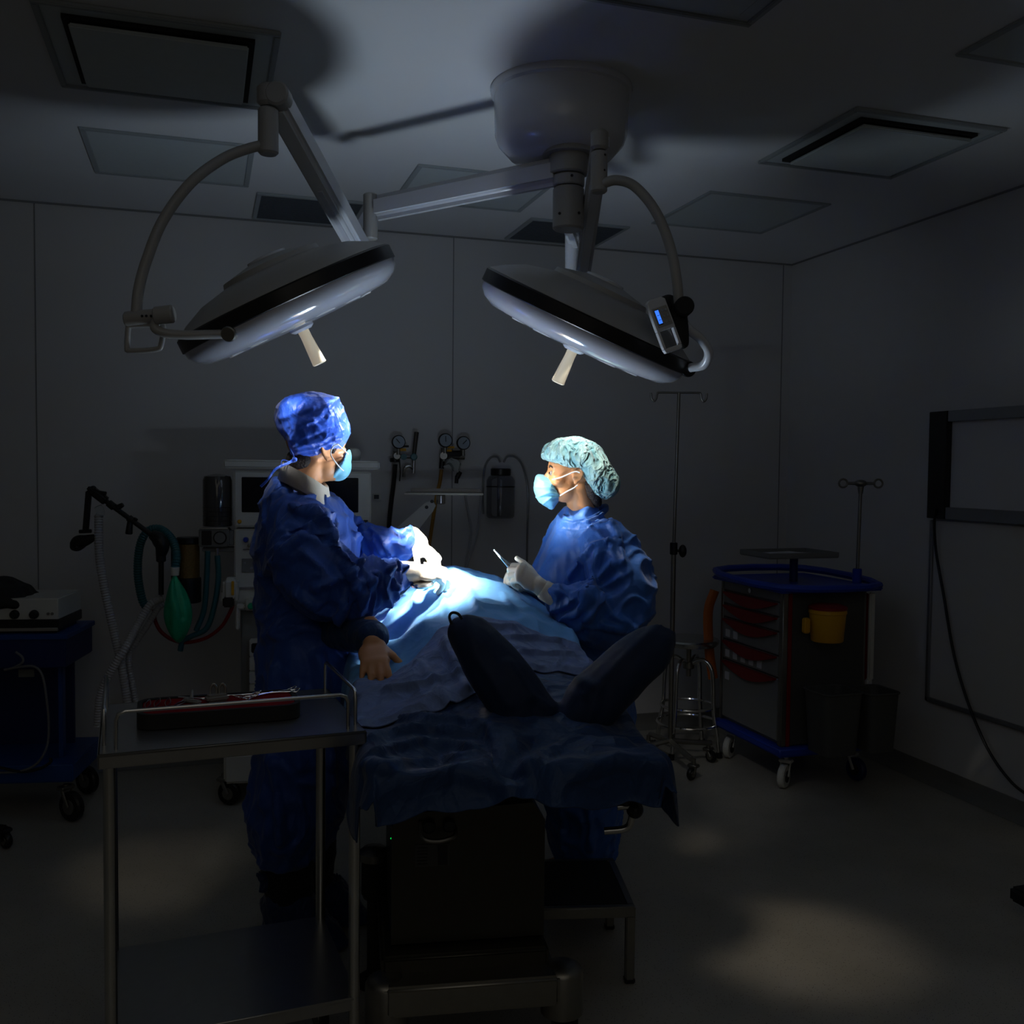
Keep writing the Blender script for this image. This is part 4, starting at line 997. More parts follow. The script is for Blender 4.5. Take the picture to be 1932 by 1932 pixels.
scissors(.085, .03, .6, 'steel scissors in the right half of the red case, blades to the front')
scissors(.135, .055, 3.3, 'steel scissors at the far right end of the red case')
forceps(-.155, .01, 1.5, 'leftmost steel forceps in the red case')
forceps(-.135, .02, 1.45, 'second steel forceps from the left in the red case')
forceps(-.112, .015, 1.5, 'third steel forceps from the left in the red case')
forceps(-.085, .0, 1.1, 'steel forceps lying slanted in the left part of the red case')
forceps(.06, -.03, .1, 'steel forceps lying along the front edge of the red case')
t_ = thing('clip_holder', 'upright pair of steel clip loops standing in the red case', 'clip', on_case(.0, .02))
for k, dx in enumerate((-.012, .008)):
    m = MB(); m.tube([cpt(dx-.004, .02, .033), cpt(dx-.007, .022, .058), cpt(dx, .022, .070), cpt(dx+.007, .022, .058), cpt(dx+.004, .02, .033)], .003, 8, 5, flat=.6); m.build('loop', M['steeld'], t_)
m = MB(); m.box(cpt(-.005, .015, .040), (.05, .03, .016), .005, TH); m.build('block', M['mgrey'], t_)
m = MB(); m.box(cpt(-.06, .015, .036), (.016, .05, .008), .003, TH+.5); m.cyl(cpt(-.06, .04, .036), cpt(-.058, .05, .054), .005, .002)
tag(m.build('tool_handle', M['mgrey']), 'small pale grey tool with pointed tip in the red case', 'instrument')

# ============================================================ ANAESTHESIA MACHINE
dA = 4.25
AO = P(440, 1120, dA); AO.z = 0
AX = (RT*.985+FW*.17).normalized(); AY = UP.cross(AX)
AM = Matrix(((AX.x, AY.x, 0, AO.x), (AX.y, AY.y, 0, AO.y), (0, 0, 1, 0), (0, 0, 0, 1)))
AI = AM.inverted()
def AP(px, py, off=0.):
    """point of the front face plane seen at px,py in machine coordinates"""
    r, _ = ray(px, py); k = (AO-EYE).dot(AY)/r.dot(AY); q = AI @ (EYE+r*k); q.y -= off; return q
t = thing('anaesthesia_machine', 'white anaesthesia machine with dark screen standing behind the surgeon', 'medical machine', AM @ Vector((.3, .3, 0)))
def am(name, fn, mt, parent=None):
    m = MB(AM); fn(m); return m.build(name, M[mt], parent or t)
def rect(px0, py0, px1, py1, y0, y1, bev=.004):
    a, b = AP(px0, py0), AP(px1, py1)
    return lambda m: m.b2((min(a.x, b.x), y0, min(a.z, b.z)), (max(a.x, b.x), y1, max(a.z, b.z)), bev)
am('top_shelf', rect(422, 867, 716, 886, -.03, .34, .008), 'mwhite')
mon = am('monitor_housing', rect(441, 888, 700, 995, 0, .3, .006), 'mwhite')
am('screen', rect(456, 900, 676, 967, -.004, .01, .002), 'screen', mon)
am('control_strip', rect(446, 974, 697, 991, -.003, .01, .001), 'machstrip' if 'machstrip' in M else 'mwhite', mon)
def knob(px, py, r, mt, parent, dep=.02):
    q = AP(px, py); am('knob', lambda m: m.cyl((q.x, .002, q.z), (q.x, -dep, q.z), r, r*.85, 18, .002), mt, parent)
knob(452, 984, .010, 'yellow', mon, .008); knob(674, 986, .012, 'green', mon, .01)
am('switch', rect(686, 981, 694, 994, -.008, 0, .001), 'black', mon)
bod = am('upper_body', rect(441, 998, 698, 1108, .01, .32, .006), 'mwhite')
knob(464, 1018, .012, 'blue', bod); knob(482, 1018, .012, 'yellow', bod); knob(471, 1029, .009, 'mgrey', bod)
am('diagram_plate', rect(456, 1054, 492, 1080, .004, .012, .001), 'mgrey', bod)
am('diagram_marks', lambda m: [m.cyl((AP(x, y).x, .005, AP(x, y).z), (AP(x, y).x, .002, AP(x, y).z), .006, n=3 if x < 466 else 14) for x, y in ((462, 1062), (480, 1060), (487, 1068), (474, 1072))], 'machdark' if 'machdark' in M else 'bframe', bod)
am('printed_line', rect(458, 1036, 495, 1038, .007, .012, 0), 'mgrey', bod)
vap = am('vaporizer', lambda m: (rect(424, 1088, 452, 1135, -.09, .0, .015)(m), rect(420, 1110, 446, 1135, -.07, -.01, .01)(m)), 'mwhite')
am('sight_glass', rect(441, 1092, 446, 1118, -.095, -.088, .001), 'yellow', vap)
am('dark_fitting', rect(425, 1122, 446, 1140, -.10, -.06, .006), 'black', vap)
am('lower_console', rect(443, 1108, 698, 1150, .03, .3, .006), 'mwhite')
am('green_knob', lambda m: m.cyl((AP(474, 1143).x, .0, AP(474, 1143).z), (AP(474, 1143).x, -.02, AP(474, 1143).z), .014, n=18, bev=.003), 'green')
am('knob_plate', rect(463, 1130, 486, 1152, .0, .03, .004), 'mwhite')
am('grip_bar', lambda m: (rect(445, 1138, 462, 1148, -.03, .02, .006)(m), rect(445, 1140, 453, 1187, -.03, -.01, .006)(m)), 'mwhite')
am('dark_column', rect(452, 1150, 694, 1418, .05, .33, .005), 'mgrey')
for y0, y1 in ((1208, 1238), (1240, 1264), (1268, 1288), (1292, 1316), (1320, 1345)):
    dr = am('drawer', rect(470, y0, 690, y1-3, .005, .06, .004), 'mwhite')
am('printer_slot', rect(474, 1214, 500, 1232, .0, .01, .004), 'black')
am('base', lambda m: (rect(424, 1418, 700, 1462, -.05, .36, .012)(m), rect(432, 1400, 500, 1420, -.03, .2, .01)(m)), 'mwhite')
for px, yy in ((434, -.02), (686, -.02), (434, .30), (686, .30)):
    q = AM @ Vector((AP(px, 1470).x, yy, 0)); castor(t, q, .052, .03, TH+.7, 'mgrey')
# bellows, canister, supports on the left side
fr = am('side_frame', lambda m: (rect(427, 1002, 441, 1030, .02, .08, .004)(m), rect(380, 1034, 441, 1042, .02, .1, .003)(m)), 'mgrey')
q = AP(407, 990)
bel = am('bellows_jar', lambda m: m.lathe([(.060, 0), (.062, .004), (.062, .20), (.056, .218), (.03, .226), (.01, .228)], (q.x, .06, AP(407, 994).z), UP, 32), 'smoke')
am('bellows_rubber', lambda m: m.lathe([(.055, .002)]+[(.055 if k % 2 else .063, .004+.010*k) for k in range(9)]+[(.05, .095)], (q.x, .06, AP(407, 994).z), UP, 28), 'black', bel)
gb = am('gauge_block', rect(375, 997, 432, 1032, -.01, .10, .006), 'mgrey')
am('gauge_rim', lambda m: m.cyl((AP(416, 1014).x, -.01, AP(416, 1014).z), (AP(416, 1014).x, -.022, AP(416, 1014).z), .028, n=28, bev=.003), 'black', gb)
am('gauge_face', lambda m: m.cyl((AP(416, 1014).x, -.021, AP(416, 1014).z), (AP(416, 1014).x, -.0232, AP(416, 1014).z), .023, n=28), 'mgrey', gb)
am('window', rect(381, 1001, 400, 1028, -.014, -.008, .002), 'black', gb)
am('chrome_rail', rect(377, 995, 431, 998.5, -.02, 0, .002), 'chrome', gb)
am('chrome_nozzle', lambda m: m.cyl((AP(410, 1036).x, 0, AP(410, 1050).z), (AP(410, 1036).x, 0, AP(410, 1034).z), .008), 'chrome', gb)
q = AP(350, 1072)
can = am('absorber_canister', lambda m: m.lathe([(.045, -.115), (.046, -.11), (.046, .115), (.044, .12)], (AP(352, 1072).x, .06, AP(352, 1072).z), UP, 28), 'amber')
am('canister_cap', lambda m: m.cyl((AP(352, 1020).x, .06, AP(352, 1028).z), (AP(352, 1020).x, .06, AP(352, 1015).z), .052, n=28, bev=.004), 'black', can)
am('canister_base', lambda m: (m.cyl((AP(352, 1020).x, .06, AP(352, 1140).z), (AP(352, 1020).x, .06, AP(352, 1092).z), .052, n=28, bev=.004)), 'black', can)
am('canister_bracket', rect(322, 1018, 336, 1132, .0, .1, .004), 'black', can)
def wt(px, py, d=4.2): return P(px, py, d)
hz = thing('hose', 'translucent teal hoses hanging below the bellows block', 'hose', wt(405, 1200))
for pts in ([(410, 1048), (412, 1090), (405, 1140), (390, 1185), (362, 1200), (345, 1210), (340, 1228)], [(392, 1040), (390, 1090), (385, 1150), (370, 1190)]):
    MB().tube([wt(*p) for p in pts], .012, 10, 6).build('hose_line', M['teal'], hz)
# circuit support arm
arm = thing('circuit_arm', 'black jointed support arm with clamps reaching left from the machine', 'support arm', wt(303, 1120, 4.1))
dB = 4.1
m = MB(); m.cyl(wt(304, 1122, dB), wt(304, 1040, dB), .011, n=14); m.cyl(wt(304, 1060, dB), wt(303, 1030, dB), .020, n=16, bev=.004); m.build('pole', M['black'], arm)
m = MB(); m.tube([wt(303, 1050, dB), wt(306, 1030, dB), wt(298, 1016, dB), wt(286, 1008, dB)], lambda q: .019+.012*math.sin(q*PI), 14, 6); m.build('joint', M['black'], arm)
m = MB(); m.cyl(wt(290, 1012, dB), wt(184, 934, dB), .0105, n=14); m.cyl(wt(215, 957, dB), wt(205, 949, dB), .016, n=14); m.cyl(wt(250, 983, dB), wt(243, 977, dB), .015, n=14)
m.build('boom', M['black'], arm)
m = MB(); m.cyl(wt(246, 978, dB), wt(243, 1008, dB), .011, .015, 14, .003); m.cyl(wt(222, 958, dB), wt(232, 952, dB), .013, .009, 14); m.cyl(wt(252, 985, dB), wt(257, 978, dB), .009); m.build('clamp_knob', M['black'], arm)
m = MB(); m.box(wt(185, 934, dB), (.10, .04, .035), .01, R=Matrix.Rotation(-TH, 3, 'Z') @ Matrix.Rotation(.65, 3, 'Y')); m.sph(wt(176, 922, dB), .013); m.cyl(wt(170, 926, dB), wt(200, 931, dB), .008); m.build('elbow_clamp', M['black'], arm)
m = MB(); m.box((wt(168, 926, dB)+wt(161, 1005, dB))/2, (.022, .022, (wt(168, 926, dB)-wt(161, 1005, dB)).length), .004, R=Matrix.Rotation(-TH, 3, 'Z') @ Matrix.Rotation(.09, 3, 'Y')); m.build('drop_bar', M['black'], arm)
m = MB(); m.tube([wt(135, 1028, dB), wt(145, 1022, dB), wt(160, 1020, dB), wt(180, 1013, dB)], lambda q: .012+.014*math.sin(q*PI), 12, 6, flat=.7)
m.cyl(wt(150, 1003, dB), wt(172, 1002, dB), .008); m.tube([wt(136, 1026, dB), wt(137, 1034, dB), wt(148, 1036, dB), wt(160, 1028, dB)], .009, 8, 4); m.build('end_clamp', M['black'], arm)
m = MB(); m.tube([wt(185, 955, dB), wt(190, 966, dB), wt(186, 976, dB)], .016, 12, 4); tag(m.build('tube_connector', M['glass']), 'clear tube connector hanging from the black elbow clamp', 'connector')
# corrugated tubes
def corr(name, pts, r, lab, grp=None, mt='tube'):
    P3 = catmull(pts, 10); L = sum((P3[i+1]-P3[i]).length for i in range(len(P3)-1)); k = int(L/.0055); res = []
    acc = [0]
    for i in range(len(P3)-1): acc.append(acc[-1]+(P3[i+1]-P3[i]).length)
    j = 0
    for i in range(k+1):
        s_ = L*i/k
        while j < len(acc)-2 and acc[j+1] < s_: j += 1
        res.append(P3[j].lerp(P3[j+1], (s_-acc[j])/max(1e-9, acc[j+1]-acc[j])))
    m = MB(); m.tube(res, lambda q: r*(1 if int(round(q*k)) % 2 else .85), 12, 0)
    tag(m.build(name, M[mt]), lab, 'tube', grp or ('breathing tubes of the anaesthesia machine' if name == 'breathing_tube' else None))
M['tube'] = mat('corrugated_tube', (.42, .42, .43), .4)
corr('breathing_tube', [wt(186, 972, 4.1), wt(187, 1040, 4.08), wt(195, 1100, 4.06), wt(212, 1180, 4.05), wt(228, 1250, 4.04), wt(242, 1335, 4.03), wt(250, 1400, 4.02)], .018, 'pale corrugated tube hanging from the arm clamp straight down')
corr('breathing_tube', [wt(308, 1128, 4.12), wt(285, 1140, 4.1), wt(262, 1175, 4.07), wt(235, 1225, 4.0), wt(210, 1265, 3.98), wt(190, 1310, 3.98), wt(184, 1370, 3.98)], .018, 'pale corrugated tube curving down left from the pole and crossing the other')
corr('breathing_tube', [wt(312, 1136, 4.2), wt(298, 1148, 4.18), wt(278, 1180, 4.15), wt(255, 1215, 4.12), wt(243, 1245, 4.12), wt(256, 1330, 4.12), wt(262, 1400, 4.12)], .014, 'second thinner pale tube just behind the crossing of the two tubes')
corr('bag_hose', [wt(330, 1078, 4.08), wt(333, 1045, 4.1), wt(322, 1015, 4.15), wt(300, 998, 4.2), wt(278, 1003, 4.2), wt(264, 1030, 4.2), wt(260, 1080, 4.2), wt(268, 1130, 4.2), wt(280, 1150, 4.2)], .019, 'teal corrugated hose arching over to the green breathing bag', mt='teal')
bag = thing('breathing_bag', 'green rubber breathing bag hanging neck up below the teal hose', 'bag', wt(336, 1215, 4.05))
m = MB(); m.pillow([(330, 1082), (338, 1095), (352, 1118), (361, 1145), (362, 1170), (354, 1195), (342, 1212), (332, 1212), (320, 1195), (311, 1170), (310, 1145), (317, 1112), (323, 1092)], (336, 1155), .06, 4.06, dd=.0)
me = m.remesh('bag_body', .005, 4); creases(me, [([(331, 1090), (335, 1120), (342, 1150), (345, 1165)], -.010, .02), ([(326, 1095), (322, 1130)], .004, .02), ([(318, 1150), (318, 1180)], -.005, .02)]); link('bag_body', me, M['green'], bag)
m = MB(); m.cyl(wt(330, 1086, 4.07), wt(330, 1070, 4.07), .017, .019, 16, .002); m.build('neck_collar', M['mwhite'], bag)
m = MB(); m.tube([wt(290, 1150, 4.2), wt(293, 1172, 4.2), wt(305, 1193, 4.2), wt(328, 1208, 4.2), wt(355, 1212, 4.2), wt(390, 1203, 4.2), wt(418, 1182, 4.2), wt(434, 1155, 4.2), wt(440, 1140, 4.2)], .008, 10, 6)
tag(m.build('gas_hose', M['red']), 'dark red hose looping under the green breathing bag', 'hose')
m = MB(); q = AM @ Vector((AP(667, 860).x, .1, AP(667, 868).z)); m.lathe([(.03, 0), (.034, .01), (.034, .035), (.026, .05), (.012, .055)], q, UP, 24)
tag(m.build('sensor_cap', M['mwhite']), 'pale rounded cap on top of the anaesthesia machine', 'cap')
# swivel tray arm on the right of the machine
t = thing('tray_arm', 'white bracket arm holding a flat steel tray beside the wall outlets', 'tray', P(810, 950, 4.5))
m = MB(); m.poly([P(803, 948, 4.5), P(816, 944, 4.5), P(822, 954, 4.5), P(816, 966, 4.5), P(786, 1004, 4.5), P(772, 1012, 4.5), P(722, 1030, 4.5), P(730, 1012, 4.5)], FW*.03); m.build('arm', M['mwhite'], t)
m = MB(); m.cyl(P(815, 946, 4.5)-FW*.004, P(815, 946, 4.5), .008); m.cyl(P(805, 957, 4.5)-FW*.004, P(805, 957, 4.5), .008); m.build('bolt', M['black'], t)
m = MB(); m.cyl(P(832, 951, 4.52), P(832, 934, 4.52), .022, n=24, bev=.003); m.build('pivot', M['chrome'], t)
m = MB(); c = P(838, 931, 4.52); m.box(c, (.36, .24, .008), .003, -TH+.05); m.box(c+UP*.012+FW*.11, (.33, .006, .018), .002, -TH+.05); m.build('tray', M['steeld'], t)

# ============================================================ WALL SERVICES (back wall)
def W_(px, py, off=0.): return PY(px, py, YB-off)
N_ = Vector((0, -1, 0))
def gauge(px, py, r, lab, body=True, hand=.7):
    c = W_(px, py, .10)
    t = thing('pressure_gauge', lab, 'gauge', c, 'round pressure gauges on the back wall')
    MB().cyl(c, c+N_*.022, r, n=28, bev=.003).build('gauge_rim', M['black'], t)
    MB().cyl(c+N_*.021, c+N_*.0235, r*.86, n=28).build('gauge_face', M['mgrey'] if False else M['gface'], t)
    m = MB(); m.tube([c+N_*.025-Vector((math.cos(hand), 0, math.sin(hand)))*r*.2, c+N_*.025+Vector((math.cos(hand), 0, math.sin(hand)))*r*.6], .0018, 6, 0); m.build('needle', M['black'], t)
    m = MB(); m.cyl(c-UP*r+N_*.01, c-UP*(r+.03)+N_*.01, .009); m.build('stem', M['steeld'], t)
M['gface'] = mat('gauge_face', (.34, .40, .46), .3)
gauge(751, 834, .035, 'round pressure gauge on the left wall outlet', hand=2.3)
gauge(839, 831, .037, 'left one of the paired pressure gauges on the wall', hand=1.6)
gauge(873, 836, .036, 'right one of the paired pressure gauges on the wall', hand=.8)
def regulator(parts, lab, base):
    t = thing('gas_regulator', lab, 'regulator', base)
    for nm, mt, fn in parts:
        m = MB(); fn(m); m.build(nm, M[mt], t)
    return t
regulator([
 ('valve_body', 'steeld', lambda m: (m.cyl(W_(746, 868, .03), W_(748, 848, .08), .018, n=16), m.cyl(W_(749, 860, 0), W_(749, 860, .10), .02, n=18, bev=.003), m.cyl(W_(742, 860, .07), W_(782, 862, .07), .011))),
 ('locking_ring', 'black', lambda m: m.cyl(W_(745, 872, .06), W_(745, 864, .06), .026, n=20, bev=.003)),
 ('flowmeter_tube', 'smoke', lambda m: m.cyl(W_(781, 858, .08), W_(786, 815, .08), .011, .013, 16, .002)),
 ('yellow_tag', 'yellow', lambda m: m.b2(W_(753, 851, .09), W_(766, 846, .085))),
 ('label_plate', 'black', lambda m: m.b2(W_(759, 844, .09), W_(771, 840, .085))),
 ('knob', 'teal', lambda m: (m.cyl(W_(762, 862, .06), W_(762, 862, .11), .016), m.cyl(W_(781, 862, .06), W_(781, 862, .11), .018, n=16, bev=.004))),
 ('humidifier_stem', 'chrome', lambda m: (m.cyl(W_(780, 893, .08), W_(781, 866, .08), .009), m.tube([W_(762, 900, .08), W_(764, 884, .08), W_(772, 880, .08), W_(779, 885, .08)], .009, 8, 4))),
], 'gas regulator with flowmeter tube and black hose on the left wall outlet', W_(760, 870, .06))
regulator([
 ('valve_body', 'steeld', lambda m: (m.cyl(W_(837, 860, 0), W_(837, 860, .10), .022, n=18, bev=.003), m.cyl(W_(837, 870, .06), W_(837, 845, .06), .015), m.cyl(W_(832, 860, .07), W_(876, 862, .07), .016), m.cyl(W_(871, 866, .06), W_(872, 848, .08), .012))),
 ('hose_connector', 'black', lambda m: m.cyl(W_(833, 884, .06), W_(835, 862, .06), .014)),
 ('manifold', 'black', lambda m: m.box(W_(855, 857, .08), (.09, .03, .04), .01)),
 ('fitting', 'black', lambda m: (m.cyl(W_(868, 890, .09), W_(862, 902, .09), .013), m.cyl(W_(861, 912, .09), W_(862, 900, .09), .010))),
 ('yellow_tag', 'yellow', lambda m: (m.b2(W_(845, 846, .09), W_(857, 842, .085)), m.b2(W_(838, 852, .09), W_(852, 848, .085)))),
 ('mask_cup', 'glass', lambda m: m.lathe([(.02, .03), (.035, .02), (.045, -.02), (.048, -.03)], W_(856, 876, .09), Vector((.3, -.2, 1)), 20, cap=False)),
], 'double gas regulator with black fittings under the paired gauges', W_(855, 865, .06))
def tube_(name, pts, r, mt, lab, cat='hose', off=.05): tag(MB().tube([W_(x, y, off) for x, y in pts], r, 8, 6).build(name, M[mt]), lab, cat)
tube_('hanging_hose', [(746, 876), (743, 910), (738, 950), (734, 990), (731, 1040), (728, 1100)], .012, 'black', 'black hose hanging from the left wall regulator')
tube_('hanging_hose', [(833, 886), (830, 910), (825, 930), (820, 960), (814, 1000), (808, 1040), (802, 1090)], .010, 'ohose', 'orange hose hanging from the middle wall regulator')
tube_('hanging_line', [(754, 868), (755, 890), (754, 908)], .003, 'black', 'thin black line with a plug under the left regulator', 'cable')
tube_('suction_tube', [(878, 935), (884, 970), (889, 1000), (886, 1030), (880, 1060), (876, 1090)], .006, 'tube', 'thin clear tube hanging left under the steel tray', 'tube')
tube_('suction_tube', [(908, 935), (905, 970), (900, 1010), (890, 1040), (882, 1065), (872, 1100)], .006, 'tube', 'thin clear tube crossing behind from the right end of the tray', 'tube')
M['halfclear'] = mat('thin_clear_plastic', (.22, .22, .22), .15, alpha=.55)
tube_('suction_tube', [(944, 872), (938, 862), (925, 864), (914, 885), (911, 930), (912, 970)], .006, 'halfclear', 'clear tube looping left from the suction jar lid', 'tube')
tube_('suction_tube', [(950, 872), (958, 861), (975, 864), (988, 885), (996, 930), (995, 1000), (994, 1060)], .006, 'halfclear', 'clear tube looping right from the suction jar lid', 'tube')
c = W_(944, 978, .07)
jar = thing('suction_jar', 'clear wall-mounted suction jar with black lid', 'jar', c)
zc0, zc1 = c.z, W_(944, 896, .07).z
MB().lathe([(.02, 0), (.066, .002), (.074, .012), (.076, .03), (.076, zc1-zc0-.03), (.066, zc1-zc0-.01), (.05, zc1-zc0)], c, UP, 36).build('jar_body', M['jarg'] if 'jarg' in M else M['smoke'], jar)
MB().cyl(c+UP*(zc1-zc0-.004), c+UP*(zc1-zc0+.035), .054, n=32, bev=.005).build('lid', M['black'], jar)
MB().lathe([(.0775, 0), (.0775, .006)], c+UP*(zc1-zc0-.065), UP, 32, cap=False).build('band', M['black'], jar)
MB().cyl(c+Vector((-.02, -.03, .01)), c+Vector((-.02, -.03, zc1-zc0)), .008).build('dip_tube', M['black'], jar)
m = MB(); a, b = W_(704, 932, .0), W_(719, 943, .012); m.b2(a, b, .002); so = m.build('wall_socket', M['mwhite']); tag(so, 'small wall socket right of the anaesthesia machine', 'socket')
m = MB(); m.b2(W_(705.5, 933.5, .010), W_(715, 941.5, .0145)); m.build('socket_face', M['black'], so)

# ============================================================ IV STAND
d = 5.0
b0 = P(1264, 1425, 4.85)
t = thing('iv_stand', 'tall thin drip stand with two hooks behind the person in the teal cap', 'drip stand', (b0.x, b0.y, 0))
top = P(1281, 741, 4.85); dz = Vector((b0.x, b0.y, 0))
mid = P(1271, 1035, 4.85)
m = MB(); m.cyl((mid.x, mid.y, mid.z), top, .008, n=12); m.build('inner_pole', M['brass'] if 'brass' in M else M['steeld'], t)
m = MB(); m.cyl((b0.x, b0.y, .12), mid, .0125, n=14); m.build('outer_pole', M['steeld'], t)
for sg in (-1, 1):
    o_ = top; X = RT*sg
    MB().tube([o_, o_+X*.095, o_+X*.107-UP*.006, o_+X*.112-UP*.03, o_+X*.122-UP*.042, o_+X*.134-UP*.03, o_+X*.138-UP*.002], .0055, 8, 5).build('hook', M['steeld'], t)
m = MB(); m.cyl(mid-UP*.03, mid+UP*.03, .019, n=16, bev=.003); m.cyl(mid-UP*.01, mid-UP*.01+RT*.035, .007); m.sph(mid-UP*.012+RT*.045, (.02, .02, .032)); m.build('clamp_knob', M['black'], t)
for k in range(4):
    a = TH*-1+k*PI/2+.3; q = Vector((b0.x, b0.y, 0))+Vector((math.cos(a), math.sin(a), 0))*.23
    MB().tube([(b0.x, b0.y, .13), Vector((b0.x, b0.y, .115)).lerp(Vector((q.x, q.y, .11)), .5), (q.x, q.y, .10)], .014, 8, 3).build('base_leg', M['steeld'], t)
    castor(t, q, .03, .02, a+.5, 'steeld', fork_h=.10)
# ============================================================ STOOL
c = P(1300, 1204, 5.10); t = thing('stool', 'round steel stool with curved tubular legs and foot ring', 'stool', (c.x, c.y, 0))
MB().lathe([(.02, -.035), (.145, -.033), (.155, -.02), (.157, -.008), (.15, 0), (.02, .003)], c, UP, 44).build('seat', M['steel'], t)
MB().cyl((c.x, c.y, c.z-.20), (c.x, c.y, c.z-.03), .013).build('screw_post', M['steeld'], t)
MB().cyl((c.x, c.y, c.z-.16), (c.x, c.y, c.z-.12), .03, n=20, bev=.004).build('hub', M['steeld'], t)
for k in range(4):
    a = PI/4+k*PI/2-.15; dx = Vector((math.cos(a), math.sin(a), 0)); c0 = Vector((c.x, c.y, 0))
    MB().tube([c0+UP*(c.z-.13)+dx*.02, c0+UP*(c.z-.105)+dx*.08, c0+UP*(c.z-.14)+dx*.125, c0+UP*(c.z-.22)+dx*.14, c0+UP*.25+dx*.145, c0+UP*.12+dx*.165, c0+UP*.03+dx*.175, c0+UP*.012+dx*.18], .0115, 12, 6).build('leg', M['chrome'], t)
    MB().cyl(c0+dx*.182, c0+dx*.178+UP*.03, .016, n=12).build('foot_tip', M['black'], t)
c0 = Vector((c.x, c.y, 0))
for z, r in ((.16, .158), (.25, .14)):
    MB().tube([c0+Vector((math.cos(k*PI/6)*r, math.sin(k*PI/6)*r, z)) for k in range(12)], .008, 8, 4, closed=True).build('foot_ring', M['chrome'], t)

# ============================================================ EMERGENCY CART
nc = P(1474, 1400, 4.5); KO = Vector((nc.x, nc.y, 0)); w_, l_ = .46, .56   # local: x = room X (side face), y = room Y (drawer face)
t = thing('emergency_cart', 'blue and grey emergency cart with red drawer handles in the right corner', 'cart', KO+Vector((w_/2, l_/2, 0)))
KM = Matrix.Translation(KO)
def kb(name, fn, mt, parent=None):
    m = MB(KM); fn(m); return m.build(name, M[mt], parent or t)
zbot, ztp = .20, .92
def KD(px, py):   # point of the drawer face, returns (y,z)
    q = PX(px, py, KO.x)-KO; return q.y, q.z
def KS(px, py):   # point of the side face, returns (x,z)
    q = PY(px, py, KO.y)-KO; return q.x, q.z
kb('cabinet', lambda m: m.b2((.012, .012, zbot), (w_, l_, ztp), .004), 'cartgrey')
kb('top', lambda m: (m.b2((-.045, -.045, ztp), (w_+.05, l_+.04, ztp+.02), .008), m.tube([(-.03, -.03, ztp+.025), (w_+.035, -.03, ztp+.025), (w_+.035, l_+.025, ztp+.045), (-.03, l_+.025, ztp+.045)], .018, 8, 4, closed=True)), 'blue')
kb('bottom_tray', lambda m: m.b2((-.03, -.03, zbot-.045), (w_+.04, l_+.02, zbot), .012), 'blue')
kb('corner_post', lambda m: m.b2((-.008, -.005, zbot), (.022, .028, ztp), .005), 'steeld')
kb('red_trim', lambda m: m.b2((.022, -.006, zbot), (.042, .012, ztp), .003), 'red')
kb('corner_post', lambda m: m.b2((-.008, l_-.02, zbot), (.012, l_+.004, ztp), .004), 'steeld')
kb('side_panel', lambda m: m.b2((.045, .0, zbot+.005), (w_-.02, .013, ztp-.005), .002), 'bin')
zz = [(.80, .905), (.695, .79), (.59, .685), (.445, .58), (.215, .435)] 
hd = [1022, 1138-0, 1180, 1232, 1290]
# drawers: boundaries read on the face
ys = [(1114, 1134), (1134, 1162), (1162, 1190), (1190, 1236), (1236, 1278), (1278, 1400)]
for k, (a, b) in enumerate(ys):
    z1_ = KD(1476, a+4)[1]; z0_ = KD(1476, b+4)[1]+.004
    z0_ = max(z0_, zbot+.006)
    dr = kb('drawer', lambda m: m.b2((-.006, .03, z0_), (.014, l_-.024, z1_-.003), .003), 'cartgrey')
    if k:
        zc = z1_-.004; L = l_-.09
        def fn(m):
            top_ = [(-.004, .045+L*i/14, zc) for i in range(15)]
            arc = [(-.004, .045+L*i/14, zc-.008-.046*math.sin(PI*i/14)) for i in range(15)][::-1]
            m.poly(top_+arc, (-.022, 0, 0))
        kb('handle', fn, 'red', dr)
    else:
        kb('lock', lambda m: (m.cyl((-.006, l_*.5, (z0_+z1_)/2), (-.014, l_*.5, (z0_+z1_)/2), .012, n=16)), 'chrome', dr)
    if k in (3, 4, 5):
        for j in range((2, 5, 1)[k-3]):
            kb('label_card', lambda m: m.b2((-.0085, l_-.09-j*.075, z0_+.012 if k != 5 else z1_-.10), (-.0055, l_-.05-j*.075, z0_+.05 if k != 5 else z1_-.06)), 'paper', dr)
kb('push_rail', lambda m: (m.box((w_+.01, -.012, .70), (.03, .02, .42), .006), m.box((w_-.005, -.02, .475), (.03, .03, .05), .008)), 'mwhite')
kb('side_strip', lambda m: m.b2((w_+.002, .02, zbot+.1), (w_+.02, .1, ztp-.02), .003), 'red')
for x, y_, s in ((.03, .02, 1), (w_-.03, .02, 0), (.03, l_-.04, 1), (w_-.03, l_-.04, 0)):
    castor(t, KO+Vector((x, y_, 0)), .055, .032, 0.2 if not s else -.9, 'mwhite', 'mwhite' if s else 'blued', hub='black', fork_h=.16)
# sharps container
xa, za = KS(1510, 1205); xb, zb_ = KS(1570, 1143)
t2 = thing('sharps_container', 'yellow sharps container with red lid hooked on the cart side', 'container', KO+Vector(((xa+xb)/2, -.07, za)))
r_ = (xb-xa)/2
m = MB(KM); m.lathe([(r_*.82, 0), (r_*.86, .004), (r_*.97, zb_-za-.02), (r_*1.02, zb_-za-.018), (r_, zb_-za)], ((xa+xb)/2, -.085, za), UP, 28); m.build('container_body', M['yellow'], t2)
m = MB(KM); m.lathe([(r_*1.03, 0), (r_*1.03, .012), (r_*.7, .022), (.01, .022)], ((xa+xb)/2, -.085, zb_), UP, 28); m.build('lid', M['red'], t2)
m = MB(KM); m.box((xa-.022, -.075, (za+zb_)/2-.0), (.03, .03, .07), .005); m.build('holder', M['yellow'], t2)
